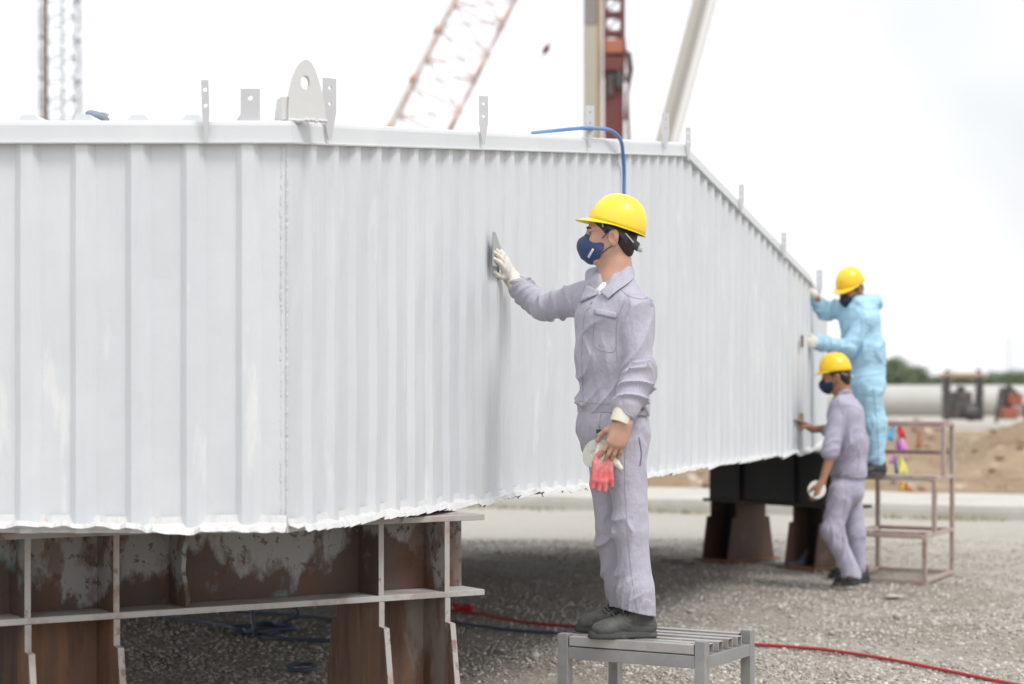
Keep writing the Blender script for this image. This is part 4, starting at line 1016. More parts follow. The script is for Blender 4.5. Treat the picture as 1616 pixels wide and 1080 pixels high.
for k in range(ns):                        # open channel slats running lengthwise
    v = .062+(L2-.062-.012)*(k/(ns-1)); w_, hh, tt = .044, .036, .0035
    prof_ = [(-w_/2, 0), (-w_/2, -hh), (-w_/2+tt, -hh), (-w_/2+tt, -tt), (w_/2-tt, -tt), (w_/2-tt, -hh), (w_/2, -hh), (w_/2, 0)]
    u0_, u1_ = (h2+.004 if k == ns-1 else -.012), (L1+.010 if k < ns-1 else L1-h2-.004)
    mb = MB(); mb.prism([sq(u0_, v+a, zs-.010+z-.001*(k % 2)) for a, z in prof_], e1*(u1_-u0_)); mb.build('slat', M['stool_slat'], st, bevel=.0012)
ZSL = zs-.0095

# ================================================================ NEAR PERSON
Y1 = 7.89; S1 = FPX/Y1
def PP(x, y, dy=0.): return P(x, y, Y1+dy)
def px(v): return v/S1
H = PP(965, 369, 0)
man = Field()
Fh, Lh, Uh = frame(V(-.98, .08, -.02))
neck = PP(970, 436, .0)
head(man, H, Fh, Lh, Uh, neck, nr=.053)
man.cap(PP(973, 425), PP(969, 450, -.01), .053, .058, k=.04); man.cap(PP(969, 450, -.01), PP(964, 475, -.02), .060, .07, k=.03)
man.ell(PP(953, 408, -.01), (.012, .012, .014), k=.02)
# hidden trunk and limbs run on below the clothes so that the body is one surface
man.cap(PP(966, 500), PP(968, 640), .095, .095, k=.05)
Rsh, Lsh = PP(924, 471, .13), PP(997, 488, -.12)
Rel, Rwr = PP(858, 486, .33), PP(812, 446, .60)
Lel, Lwr = PP(1008, 588, -.17), PP(985, 668, -.24)
for a, b_, r0, r1 in ((PP(966, 470), Rsh, .06, .045), (PP(966, 470), Lsh, .06, .045), (Rsh, Rel, .045, .036), (Rel, Rwr, .036, .024), (Lsh, Lel, .045, .036), (Lel, Lwr, .036, .0265)):
    man.cap(a, b_, r0, r1, k=.03)
Ln = (PP(988, 690, -.09), PP(999, 838, -.10), PP(1008, 968, -.09)); Lf_ = (PP(950, 690, .08), PP(965, 832, .07), PP(984, 958, .12))
for q_ in (Ln, Lf_): man.cap(PP(968, 650), q_[0], .08, .07, k=.04); man.cap(q_[0], q_[1], .068, .05, k=.03); man.cap(q_[1], q_[2], .05, .026, k=.02)
# bare left hand, back of the hand to the camera, pinching glove and disc
Dh = nrm(V(-.40, -.04, -1)); Nh = nrm(V(-.20, .97, .02)); Sh = nrm(V(-.93, -.20, .35))
hand(man, Lwr, Dh, Nh, Sh, curls=[(.22, .35, .25), (.20, .38, .25), (.22, .40, .25), (.25, .40, .25)], sc=.98, r=.0088, thumb=(.6, .25), spread=.09, wr=.026, k=.004)
body = man.build('person', M['skin'], None, .0042)
tag(body, 'person in lavender-grey work clothes and yellow hard hat standing on the metal stool', 'person')
# eyes
for s in (-1, 1):
    c_ = H+Fh*.0715+Lh*s*.031+Uh*.002; f = Field(); f.ell(c_, (.0118, .0118, .0118)); e_ = f.build('eye', M['eye'], body, .0025)
    f = Field(); f.ell(c_+Fh*.0095, (.005, .006, .006), (Fh, Lh, Uh)); f.build('iris', M['iris'], e_, .0012)
    MB().tube(spline([H+Fh*.094+Lh*s*.014+Uh*.020, H+Fh*.094+Lh*s*.032+Uh*.0255, H+Fh*.078+Lh*s*.052+Uh*.019], 5), [.002]+[.0032]*9+[.0015], 6).build('eyebrow', M['hair'], body, True)
hair_cap(body, H, Fh, Lh, Uh)
cup_mask(body, H, Fh, Lh, Uh, M['mask'], .0035)
# hat
Fk, Lk, Uk = frame(V(-.93, .08, .30))
hat = thing('hard_hat', (0, 0, 0), None, None); hat.parent = body
hat_o = PP(973, 358, 0)
hard_hat(hat, hat_o, Fk, Lk, Uk, M['helmet'])
# ---- jacket
Ft = nrm(V(-.82, -.57, 0)); Lt = V(.57, -.82, 0)
jk = Field()
jk.cap(PP(966, 505), PP(965, 560), .119, .115, st=[(Lt, 1.42)], k=.05, fold=(.018, 5, 1))
jk.cap(PP(965, 560), PP(967, 632), .112, .116, st=[(Lt, 1.43)], k=.04, fold=(.020, 7, 4))
jk.cap(PP(968, 638), PP(969, 700), .119, .119, st=[(Lt, 1.47)], k=.012)
nk_ = PP(968, 452)
jk.cap(nk_, PP(967, 500), .078, .118, st=[(Lt, 1.35)], k=.05)
jk.cap(nk_+V(0, 0, -.01), Rsh+V(0, 0, .0), .060, .066, k=.04); jk.cap(nk_+V(0, 0, -.01), Lsh+V(0, 0, .0), .058, .060, k=.04)
jk.cap(PP(998, 495, -.02), PP(1000, 560, -.02), .055, .05, k=.04)
# right arm reaching to the wall
jk.cap(Rsh, Rel, .069, .056, k=.012, fold=(.020, 9, 2)); jk.cap(Rel, PP(818, 455, .555), .053, .039, k=.012, fold=(.018, 11, 5))
# left arm hanging, a bulge of cloth above the cuff
jk.cap(PP(1000, 490, -.12), Lel, .066, .055, k=.008, fold=(.015, 8, 3)); jk.cap(Lel, PP(990, 640, -.225), .058, .050, k=.012, fold=(.020, 13, 6))
jk.cap(PP(1012, 598, -.17), PP(1004, 606, -.18), .055, .053, k=.015); jk.cap(PP(990, 640, -.225), PP(982, 662, -.24), .046, .038, k=.015)
# V neck cut
jk.cap(PP(952, 425, -.08), PP(946, 455, -.09), .040, .018, k=.012, sub=True)
jk.cap(PP(973, 380), PP(970, 440), .060, .062, k=.012, sub=True)
jk.clip(PP(967, 651), -UP+V(.0, 0, 0), near=(PP(966, 720), .24))
jk.clip(PP(981, 657, -.24), nrm(PP(980, 670, -.245)-PP(990, 640, -.225)), near=(PP(982, 668, -.25), .085))
jacket = jk.build('jacket', M['cloth'], body, .0038, wob=.0012, seed=2)
# undershirt
f = Field(); f.cap(PP(964, 476, -.02), PP(966, 500), .080, .09, k=.03, st=[(Lt, 1.1)]); f.cap(PP(964, 462, -.02), PP(964, 480, -.02), .064, .074, k=.02)
f.build('undershirt', M['tshirt'], body, .005)
# collar: near flap falling from the nape to its pointed tip, far flap standing behind the neck
hitj = on_surface([jacket])
def flap(inner, outer, nm='collar'):
    rows = []; I_ = spline([PP(*p) for p in inner], 4); O_ = []
    for p in outer:
        q = PP(*p)
        if len(p) == 2:
            h_, n_ = hitj(p[0], p[1], .010); q = h_ if h_ is not None else PP(p[0], p[1], -.13)
        O_.append(q)
    O_ = spline(O_, 4); nr_ = nrm(V(-.2, -.9, .35))
    for t in (0, .15, .35, .6, .8, 1.0): rows.append([i_*(1-t)+o_*t+nr_*.016*math.sin(math.pi*min(1, t*1.25))*(1-.45*t) for i_, o_ in zip(I_, O_)])
    return MB().grid(rows).build(nm, M['cloth'], jacket, True, solid=.004, sub=1)
flap([(996, 415, .03), (990, 419, -.035), (976, 432, -.062), (961, 447, -.072), (946, 461, -.085)], [(1002, 432, .03), (1001, 438, -.06), (990, 450), (975, 462), (961, 474)])
flap([(960, 424, .06), (951, 430, .055), (947, 442, .035), (946, 459, -.02)], [(944, 420, .10), (926, 426, .115), (923, 440, .09), (926, 456, .04)])
# lapels
for quad in (((926, 449), (946, 460), (943, 467), (916, 479)),):
    patch(hitj, quad, 5, 5, .007, M['cloth'], jacket, 'lapel', .003)
# chest pocket, yoke seams, placket, waistband
patch(hitj, ((939, 487), (974, 494), (973, 503), (938, 496)), 8, 3, .0035, M['cloth'], jacket, 'pocket_flap', .003)
seam(hitj, [(939, 500), (936, 540), (946, 552), (966, 556), (972, 546), (973, 506)], .0016, M['seam'], jacket, 'pocket_seam')
seam(hitj, [(938, 497), (956, 501), (974, 505)], .0016, M['seam'], jacket, 'pocket_seam')
for i in range(9):
    x = 947+i*2.7; seam(hitj, [(x, 490+i*.55), (x+1.5, 491+i*.55)], .0011, flagmat('blue_thread', (.08, .16, .48)), jacket, 'stitched_mark', .0015, 3)
seam(hitj, [(985, 443), (978, 452), (990, 466), (1010, 472), (1022, 470)], .0018, M['seam'], jacket, 'yoke_seam')
seam(hitj, [(986, 476), (976, 500), (972, 530), (974, 570)], .0016, M['seam'], jacket, 'armhole_seam')
seam(hitj, [(932, 484), (922, 500), (918, 560), (919, 600), (921, 636)], .0018, M['seam'], jacket, 'placket_seam')
seam(hitj, [(914, 633), (940, 637), (970, 637)], .0018, M['seam'], jacket, 'waist_seam')
h0, n0 = hitj(934, 478, .001)
if h0 is not None: MB().tube([h0, h0+n0*.003], .005, 10).build('button', M['seam'], jacket)
# ---- trousers
tr = Field()
tr.cap(PP(968, 645), PP(968, 672), .112, .114, st=[(Lt, 1.38)], k=.04)
tr.cap(PP(968, 672), PP(969, 700), .114, .110, st=[(Lt, 1.38)], k=.04, fold=(.008, 9, 2))
tr.cap(PP(986, 700, -.085), Ln[1]+V(-.004, 0, 0), .084, .067, k=.03, fold=(.015, 5, 3)); tr.cap(Ln[1]+V(-.004, 0, 0), PP(1003, 930, -.095), .067, .068, k=.015, fold=(.020, 6, 4)); tr.cap(PP(1003, 930, -.095), PP(1010, 985, -.09), .070, .064, k=.02, fold=(.014, 10, 8))
tr.cap(PP(955, 700, .075), Lf_[1], .078, .058, k=.008, fold=(.014, 5, 6)); tr.cap(Lf_[1], PP(984, 972, .115), .064, .050, k=.01, fold=(.018, 7, 7))
tr.clip(PP(1010, 967, -.09), V(-.22, 0, -.95), near=(PP(1010, 1002, -.09), .14)); tr.clip(PP(975, 955, .115), V(.1, 0, -1), near=(PP(975, 992, .14), .115))
tr.clip(PP(968, 644), UP, near=(PP(968, 600), .3))
pants = tr.build('trousers', M['cloth'], body, .004, wob=.001, seed=5)
hitp = on_surface([pants])
seam(hitp, [(990, 668), (987, 700), (986, 760), (990, 830), (996, 900), (1005, 962)], .0016, M['seam'], pants, 'side_seam')
seam(hitp, [(1008, 690), (1012, 715), (1010, 735)], .0030, M['cloth_in'], pants, 'pocket_opening')
# shoes stand on the slats
shoe(body, V(*PP(929, 1000, -.12)[:2], ZSL), V(*PP(1036, 1000, -.075)[:2], ZSL), M['shoe'], M['sole'], .0042)
shoe(body, V(*PP(908, 990, .10)[:2], ZSL), V(*PP(1006, 990, .135)[:2], ZSL), M['shoe'], M['sole'], .0042, w=.045)
f = Field(); f.cap(PP(1006, 950, -.085), PP(1008, 985, -.083), .036, .033, k=.01); f.build('sock', M['band'], body, .005)
f = Field(); f.cap(PP(982, 945, .12), PP(982, 978, .125), .041, .036, k=.01); f.build('sock', M['band'], body, .005)
hs = on_surface([o for o in body.children if o.name.startswith('shoe')]); sh0 = [o for o in body.children if o.name.startswith('shoe')][0]
for pth in ([(963, 968), (966, 980), (972, 990)], [(1004, 975), (1016, 981), (1032, 974)], [(985, 978), (1000, 985), (1032, 988)]): seam(hs, pth, .0012, M['sole'], sh0, 'shoe_seam')
for k in range(5): x, y = 964+k*5.2, 973-k*3.6; seam(hs, [(x, y-4), (x+4, y+1), (x+10, y+3)], .0019, M['lace'], sh0, 'lace', .001); seam(hs, [(x+2, y+1), (x+6, y-3), (x+9, y-3)], .0019, M['lace'], sh0, 'lace', .001)
for k in range(3): x, y = 950+k*5, 966-k*3.4; seam(hs, [(x, y-2), (x+4, y+2), (x+8, y+3)], .0019, M['lace'], sh0, 'lace', .001)
# right glove flat on the wall
wallN = V(dR[1], -dR[0], 0)
def wallpt(x, y, off=.02):
    dr_ = V((x-HX)/FPX, 1, 0); return P(x, y, (np.dot(C0, wallN)+off)/np.dot(dr_, wallN))
gl = Field(); wr = PP(804, 434, .575)
kn = wallpt(787, 402, DEP+.030); Dg = nrm(kn-wr)
Ng = -wallN; Sg = nrm(V(0, -1, .15)-dR*0)
hand(gl, wr, nrm(Dg*.9+UP*.12), Ng, nrm(np.cross(Ng, Dg))*(-1 if np.dot(np.cross(Ng, Dg), V(0, -1, 0)) < 0 else 1), curls=[(.08, .2, .15), (.05, .2, .15), (.1, .2, .2), (.15, .25, .2)], sc=.93, r=.0112, thumb=(.25, .25), spread=.07)
gl.cap(wr+V(.015, 0, -.02), wr, .030, .030, k=.02)
gwhite = gl.build('glove', M['glove_white'], body, .0038)
f = Field(); f.cap(PP(820, 457, .54), PP(806, 437, .585), .039, .036, k=.01); ax_ = nrm(PP(806, 437, .585)-PP(820, 457, .54)); f.clip(PP(805, 436, .59), ax_); f.clip(PP(822, 458, .54), -ax_); f.build('glove_cuff', M['glove_cuff'], gwhite, .004)
# left knitted wristlet
f = Field(); a, b_ = PP(984, 647, -.235), PP(977, 668, -.245); f.cap(a, b_, .039, .037, k=.01); ax_ = nrm(b_-a); f.clip(b_, ax_); f.cap(a, b_+ax_*.03, .027, .027, k=.004, sub=True); f.build('wristlet', M['glove_cuff'], body, .0035)
# ---- things held: sanding plate at the wall, glove, disc, key chain
w0 = wallpt(779, 365, DEP+.004); w1 = wallpt(776, 432, DEP+.004)
mb = MB(); dv = nrm(w0-w1); mb.prism([wallpt(777, 366, DEP+.005), wallpt(776, 420, DEP+.005), wallpt(784, 422, DEP+.012), wallpt(789, 392, DEP+.012), wallpt(780, 366, DEP+.006)], wallN*.006)
tag(mb.build('sanding_pad', M['abrasive'], bevel=.002), 'grey sanding pad pressed flat to the wall by the white-gloved hand', 'sanding pad')
tips_c = PP(958, 728, -.225)
gp = Field(); gd = nrm(V(-.02, 0, -1)); gs = nrm(V(1, .15, 0)); gn = nrm(np.cross(gs, gd))
base = PP(952, 712, -.213)
th = thing('work_glove', tuple(base), 'red-palmed white work glove dangling from the bare left hand', 'glove')
gp.ell(base+gd*.045, (.042, .013, .050), (gs, gn, gd), k=.02)
for i, (o_, ln) in enumerate(((-.032, .86), (-.011, .98), (.009, 1.0), (.030, .80))):
    k0 = base+gs*o_*.9+gd*.075; k1 = k0+gd*.042*ln+gs*(.004*(i-1.5)); k2 = k1+gd*.034*ln+gs*(.003*(i-1.5))+gn*.004
    gp.cap(k0-gd*.03, k1, .0125, .0115, k=.006); gp.cap(k1, k2, .0115, .0095, k=.006)
gp.build('palm', M['glove_red'], th, .0033, wob=.0008)
gp = Field(); gp.ell(base+gd*.045+V(0, .010, 0), (.043, .010, .052), (gs, gn, gd), k=.01); gp.cap(base+gs*.034+gd*.018, base+gs*.052+gd*.045, .0125, .0115, k=.01); gp.cap(base+gs*.052+gd*.045, base+gs*.070+gd*.066, .0115, .010, k=.01)
gp.ell(base+gd*.0+V(0, .014, 0)+gs*.006, (.034, .010, .045), (gs, gn, gd), k=.01)
gp.build('back_and_thumb', M['glove_white'], th, .0035)
dc = PP(937, 716, -.195); dn = nrm(V(-.62, -.70, .25)); da = nrm(np.cross(dn, UP)); db_ = np.cross(dn, da)
def disc(c_, dn, r_, m_, label, cat='sanding disc', name='sanding_disc'):
    dn = nrm(dn); da = nrm(np.cross(dn, UP)); db_ = np.cross(dn, da); mb = MB(); rows = []
    for rr, z in ((.001, .001), (.22*r_, .0), (.24*r_, .003), (r_*.97, .002), (r_, .0), (r_*.97, -.004), (.001, -.004)):
        rows.append([c_+(da*math.cos(2*math.pi*k/36)+db_*math.sin(2*math.pi*k/36))*rr+dn*z for k in range(37)])
    mb.grid(rows); return tag(mb.build(name, m_, None, False), label, cat)
disc(dc, dn, .056, M['disc'], 'dirty pale sanding disc held beside the red glove in the bare hand')
th = thing('key_chain', tuple(PP(946, 652, -.14)), 'small chain with black clip and green tag hanging at the waist of the near person', 'key chain')
mb = MB(); hpts = []
for y in np.arange(653, 680, 3.0):
    h_, n_ = hitp(948-(y-653)*.14, y, .006); hpts.append(h_ if h_ is not None else PP(946, y, -.14))
for i in range(len(hpts)-1):
    c_ = (hpts[i]+hpts[i+1])/2; t_ = nrm(hpts[i+1]-hpts[i]); s_ = V(1, 0, 0) if i % 2 else nrm(V(.3, -1, 0))
    mb.tube([c_+t_*.0055*math.cos(a)+s_*.003*math.sin(a) for a in np.linspace(0, 2*math.pi, 13)], .0011, 5, False)
mb.build('chain', M['knob'], th); 
MB().box(PP(945, 681, -.165), (.020, .008, .016)).build('clip', M['band'], th, bevel=.002); MB().box(PP(944, 690, -.165), (.014, .004, .016)).build('tag', flagmat('tag_green', (.03, .20, .12)), th, bevel=.001)
# pale mark on the mask
hm = on_surface([o for o in body.children if o.name.startswith('face_mask')])
patch(hm, ((935, 392), (938, 394), (930, 408), (927, 405)), 3, 6, .0012, M['mark'], [o for o in body.children if o.name.startswith('face_mask')][0], 'mark', .001)

# ================================================================ FAR PERSON IN LAVENDER
Y2 = 14.28
def P2(x, y, dy=0.): return P(x, y, Y2+dy)
b2 = Field(); H2 = P2(1319, 592); F2, L2_, U2 = frame(V(-.93, .22, -.28))
head(b2, H2, F2, L2_, U2, P2(1332, 622, .0), nr=.055)
b2.cap(P2(1332, 640), P2(1338, 740), .085, .07, k=.04)
sL, sR2 = P2(1326, 641, -.12), P2(1328, 640, .13)
eL, wL = P2(1312, 716, -.17), P2(1297, 762, -.19); eR, wR = P2(1322, 676, .14), P2(1283, 678, .10)
for a, b_, r0, r1 in ((P2(1332, 630), sL, .05, .045), (P2(1332, 630), sR2, .05, .045), (sL, eL, .045, .037), (eL, wL, .037, .026), (sR2, eR, .045, .036), (eR, wR, .034, .025)): b2.cap(a, b_, r0, r1, k=.03)
hand(b2, wL, V(-.25, 0, -1), V(-.6, .8, 0), V(-.8, -.5, 0), curl=(.45, .6, .4), sc=.92, r=.010)
hand(b2, wR, V(-.8, .0, .45), nrm(V(-.7, .3, -.6)), V(-.2, -.9, .5), curl=(.1, .25, .2), sc=.9, r=.0095)
kn2, an2 = P2(1313, 838, -.09), P2(1344, 908, -.10); kf2, af2 = P2(1350, 840, .07), P2(1354, 898, .10)
for hp_, kk, aa in ((P2(1328, 765, -.08), kn2, an2), (P2(1340, 765, .08), kf2, af2)): b2.cap(P2(1336, 745), hp_, .055, .05, k=.02); b2.cap(hp_, kk, .055, .045, k=.02); b2.cap(kk, aa, .046, .028, k=.02)
body2 = b2.build('person', M['skin_far'], None, .0065); tag(body2, 'person in lavender work clothes standing on the gravel by the black stand', 'person')
hair_cap(body2, H2, F2, L2_, U2, .008); cup_mask(body2, H2, F2, L2_, U2, M['mask_far'], .006)
hat = thing('hard_hat', (0, 0, 0), None, None); hat.parent = body2
Fk, Lk, Uk = frame(V(-.98, .20, -.10)); hard_hat(hat, P2(1318, 585), Fk, Lk, Uk, M['helmet_far'])
j2 = Field(); Lj = nrm(V(.25, -.97, 0))
j2.cap(P2(1334, 655), P2(1338, 700), .118, .122, st=[(Lj, 1.45)], k=.05, fold=(.014, 6, 1)); j2.cap(P2(1338, 700), P2(1339, 742), .124, .122, st=[(Lj, 1.4)], k=.03, fold=(.022, 9, 3))
j2.cap(P2(1338, 742), P2(1339, 775), .120, .120, st=[(Lj, 1.4)], k=.015); j2.clip(P2(1338, 752), -UP, near=(P2(1338, 812, -.02), .30))
j2.cap(P2(1331, 632), P2(1333, 655), .07, .105, st=[(Lj, 1.35)], k=.05); j2.cap(P2(1331, 634), sL, .055, .062, k=.04); j2.cap(P2(1331, 634), sR2, .055, .062, k=.04)
j2.cap(sL, P2(1311, 712, -.17), .062, .058, k=.008, fold=(.016, 8, 4)); j2.cap(P2(1311, 708, -.17), P2(1309, 716, -.175), .058, .054, k=.015)
j2.cap(sR2, P2(1321, 674, .14), .062, .055, k=.03, fold=(.012, 8, 2)); j2.cap(P2(1321, 674, .14), P2(1306, 680, .12), .052, .050, k=.02)
j2.cap(P2(1329, 600), P2(1330, 628), .060, .066, k=.01, sub=True)
jkt2 = j2.build('jacket', M['cloth_far'], body2, .007, wob=.0015)
MB().tube(spline([P2(1324, 622, -.05), P2(1336, 617, -.065), P2(1343, 620, 0), P2(1338, 622, .06), P2(1326, 624, .06)], 5), .012, 8).build('collar', M['cloth_far'], jkt2, True)
t2 = Field(); t2.cap(P2(1338, 738), P2(1338, 775), .112, .112, st=[(Lj, 1.36)], k=.03)
t2.cap(P2(1329, 775, -.08), kn2, .090, .073, k=.03, fold=(.014, 6, 2)); t2.cap(kn2, P2(1345, 908, -.10), .073, .062, k=.03, fold=(.018, 8, 3))
t2.cap(P2(1342, 775, .07), kf2, .084, .065, k=.01, fold=(.014, 6, 4)); t2.cap(kf2, P2(1355, 895, .10), .066, .056, k=.03, fold=(.016, 9, 1))
t2.clip(P2(1345, 911, -.1), V(-.3, 0, -1), near=(P2(1347, 931, -.1), .12)); t2.clip(P2(1354, 904, .1), -UP, near=(P2(1354, 924, .12), .11))
pan2 = t2.build('trousers', M['cloth_far'], body2, .0075, wob=.0015)
g1, g2 = G(1316, 927), G(1372, 921)
shoe(body2, V(g1[0], g1[1], .006), V(g2[0], g2[1], .012), M['shoe_black'], M['shoe_black'], .006, laces=False)
g1, g2 = G(1310, 913), G(1362, 908); shoe(body2, V(g1[0], g1[1], .006), V(g2[0], g2[1], .01), M['shoe_black'], M['shoe_black'], .006, laces=False)
disc(P2(1289, 773, -.20), V(-.25, -.95, .1), .064, M['disc_far'], 'clean white sanding disc in the lowered hand of the far lavender-clad person')
MB_ = MB(); c_ = R2(1258, py=666)+wallN*(DEP+.012); MB_.box(c_, (.016, .09, .13), (wallN, dR, UP)); tag(MB_.build('sandpaper', M['abrasive_tan'], bevel=.004), 'tan sandpaper block pressed on the wall by the far lavender-clad person', 'sandpaper')

# ================================================================ STEP STAND
fr, br, bl = G(1462, 925), G(1505, 909), G(1383, 903)
fl = fr+(bl-br); vd = br-fr; ud = bl-br
ss = thing('step_stand', tuple((fr+bl)/2), 'reddish brown welded steel step stand of three open levels on the gravel', 'step stand')
def tq(u, v, z): return fr+ud*u+vd*v+V(0, 0, z)
lv = [.355, .765, 1.165]; tb = .032; vs = [0, .34, .67, 1.0]
for u in (.02, .98):
    for i in range(3):
        m_ = M['stand']
        MB().bar(tq(u, vs[i], 0 if i == 0 else lv[i-1]), tq(u, vs[i], lv[i]), tb, tb, ud).build('post', m_, ss, bevel=.003)
    MB().bar(tq(u, 1, 0), tq(u, 1, lv[2]), tb, tb, ud).build('post', M['stand'], ss, bevel=.003)
    MB().bar(tq(u, .02, .03), tq(u, .98, .03), tb*.9, tb*.9).build('side_rail', M['stand'], ss, bevel=.003)
    MB().bar(tq(u, .02, lv[0]+.001), tq(u, .98, lv[0]+.001), tb*.94, tb*.94).build('side_rail', M['stand'], ss, bevel=.003)
    MB().bar(tq(u, .36, lv[1]+.001), tq(u, .98, lv[1]+.001), tb*.94, tb*.94).build('side_rail', M['stand'], ss, bevel=.003)
    MB().bar(tq(u, .66, lv[2]-.002), tq(u, 1.0, lv[2]-.002), tb*.94, tb*.94).build('side_rail', M['stand_red'], ss, bevel=.003)
for v, z, m_ in ((0, .03, 'stand'), (1, .03, 'stand'), (0, lv[0], 'stand'), (.34, lv[0], 'stand'), (.34, lv[1], 'stand'), (.67, lv[1], 'stand'), (1, lv[0], 'stand_red'), (1, lv[1]+.18, 'stand_red'), (.67, lv[2], 'stand_red'), (1, lv[2], 'stand_red')):
    MB().bar(tq(.05, v, z), tq(.95, v, z), tb*.9, tb*.9).build('cross_rail', M[m_], ss, bevel=.003)
for i in range(3):
    va, vb = vs[i]+.03, vs[i+1]-.03
    mb = MB(); z = lv[i]+tb*.46; mb.hexa([tq(.04, va, z), tq(.96, va, z), tq(.96, vb, z), tq(.04, vb, z), tq(.04, va, z+.006), tq(.96, va, z+.006), tq(.96, vb, z+.006), tq(.04, vb, z+.006)])
    if i > 0: mb.build('tread', M['stand_red' if i == 2 else 'stand'], ss)
    else:
        mb = MB(); mb.hexa([tq(.70, va-.03, z), tq(.97, va-.03, z), tq(.97, vb, z), tq(.70, vb, z), tq(.70, va-.03, z+.02), tq(.97, va-.03, z+.02), tq(.97, vb, z+.02), tq(.70, vb, z+.02)]); mb.build('tread', M['stand'], ss, bevel=.004)
# string of coloured flags behind the stand
Yfl = 17.5
def P3(x, y, dy=0.): return P(x, y, Yfl+dy)
th = thing('flag_string', tuple(P3(1418, 668)), 'string of small coloured pennant flags hanging down behind the step stand', 'flags')
sp_ = [P3(1372, 660), P3(1400, 668), P3(1414, 674), P3(1419, 690), P3(1421, 712), P3(1423, 735), P3(1425, 775)]
MB().tube(spline(sp_, 5), .004, 5).build('string', M['mark'], th)
for (x, y, w, hh, c_, ln) in ((1410, 672, 13, 24, (.16, .48, .75), -.3), (1420, 671, 12, 20, (.72, .05, .07), .2), (1421, 690, 20, 24, (.80, .32, .66), .1), (1420, 700, 9, 14, (.36, .08, .50), .0), (1412, 712, 10, 20, (.78, .42, .60), -.3), (1423, 724, 17, 27, (.85, .80, .22), .05), (1414, 722, 5, 26, (.15, .18, .45), 0), (1424, 760, 14, 14, (.85, .50, .05), .1), (1430, 763, 10, 12, (.80, .25, .05), .5)):
    mb = MB(); s_ = FPX/Yfl; a = P3(x, y, rnd.uniform(-.05, .05)); wv = w/s_; hv = hh/s_; rows = []
    for j in range(5):
        t = j/4; ww = wv*(.25+.75*math.sin(min(1, t*1.5)*math.pi/2))*(1-.2*t)
        rows.append([a+V(ln*hv*t+ww*(k/4-.5), .02*math.sin(k*1.9+j), -hv*t-.01*math.sin(k*2.1)) for k in range(5)])
    mb.grid(rows).build('flag', flagmat('flag_colour', c_), th, True, solid=.003)
MB_ = MB(); MB_.tube([P3(1448, 695, 12), P3(1450, 667, 12)], .035, 8); 
g = P(1450, 690, 28); f = Field(); f.cap(g, g+V(0, 0, -.12), .03, .045, k=.03); f.ell(g+V(0, 0, .06), (.03, .03, .04), k=.02)
tag(f.build('marker_post', M['machine_red'], None, .02), 'small reddish marker standing on the dirt heap behind the step stand', 'marker')

# ================================================================ PERSON IN THE BLUE SUIT
Y3 = 14.95
def P4(x, y, dy=0.): return P(x, y, Y3+dy)
b3 = Field(); H3 = P4(1341, 455); F3, L3, U3 = frame(V(-.62, -.55, -.52))
head(b3, H3, F3, L3, U3, P4(1358, 476, .02), nr=.055)
b3.cap(P4(1358, 500), P4(1365, 590), .09, .10, k=.05)
shN, shF = P4(1367, 505, -.13), P4(1333, 488, .12)
eN, wN = P4(1340, 549, -.16), P4(1287, 541, -.10); eF, wF = P4(1303, 492, .14), P4(1285, 466, .06)
for a, b_, r0, r1 in ((P4(1357, 485), shN, .05, .045), (P4(1357, 485), shF, .05, .045), (shN, eN, .045, .037), (eN, wN, .037, .027), (shF, eF, .045, .036), (eF, wF, .036, .026)): b3.cap(a, b_, r0, r1, k=.03)
hips = P4(1366, 600); knN, knF = P4(1377, 668, -.05), P4(1370, 665, .12); anN, anF = P4(1384, 735, -.02), P4(1378, 737, .16)
for hp_, kk, aa in ((P4(1368, 615, -.09), knN, anN), (P4(1366, 615, .09), knF, anF)): b3.cap(hips, hp_, .08, .075, k=.04); b3.cap(hp_, kk, .07, .052, k=.03); b3.cap(kk, aa, .05, .036, k=.03)
body3 = b3.build('person', M['skin_far'], None, .0065); tag(body3, 'person in light blue hooded coverall and yellow hard hat leaning from the step stand', 'person')
hair_cap(body3, H3, F3, L3, U3, .008); cup_mask(body3, H3, F3, L3, U3, M['mask_far'], .006, 1.05)
hat = thing('hard_hat', (0, 0, 0), None, None); hat.parent = body3
Fk, Lk, Uk = frame(V(-.70, -.60, -.38)); hard_hat(hat, P4(1342, 448), Fk, Lk, Uk, M['helmet_far'], band=False)
c3 = Field(); Lc3 = nrm(V(.45, -.89, 0))
c3.cap(P4(1356, 502), P4(1362, 555), .128, .132, st=[(Lc3, 1.35)], k=.06, fold=(.016, 4, 1)); c3.cap(P4(1362, 555), P4(1366, 605), .138, .140, st=[(Lc3, 1.3)], k=.05, fold=(.020, 5, 3))
c3.cap(P4(1356, 484), P4(1357, 502), .085, .12, st=[(Lc3, 1.3)], k=.05); c3.cap(P4(1357, 492), shN, .075, .078, k=.04); c3.cap(P4(1357, 490), shF, .07, .072, k=.04)
c3.cap(P4(1354, 476, -.08), P4(1379, 478, .02), .038, .066, k=.03, fold=(.012, 12, 2)); c3.cap(P4(1374, 478, .02), P4(1364, 470, .10), .052, .035, k=.03)
c3.cap(P4(1344, 486, -.08), P4(1354, 478, -.09), .03, .035, k=.03)
c3.cap(shN, eN, .075, .063, k=.01, fold=(.020, 8, 4)); c3.cap(eN, P4(1292, 542, -.11), .063, .045, k=.015, fold=(.020, 9, 5))
c3.cap(shF, eF, .072, .060, k=.03, fold=(.018, 9, 6)); c3.cap(eF, P4(1284, 468, .10), .060, .044, k=.03, fold=(.018, 10, 7))
c3.cap(P4(1368, 605, -.08), P4(1377, 668, -.05), .110, .092, k=.04, fold=(.018, 5, 2)); c3.cap(knN, P4(1383, 728, -.02), .090, .068, k=.03, fold=(.020, 6, 3))
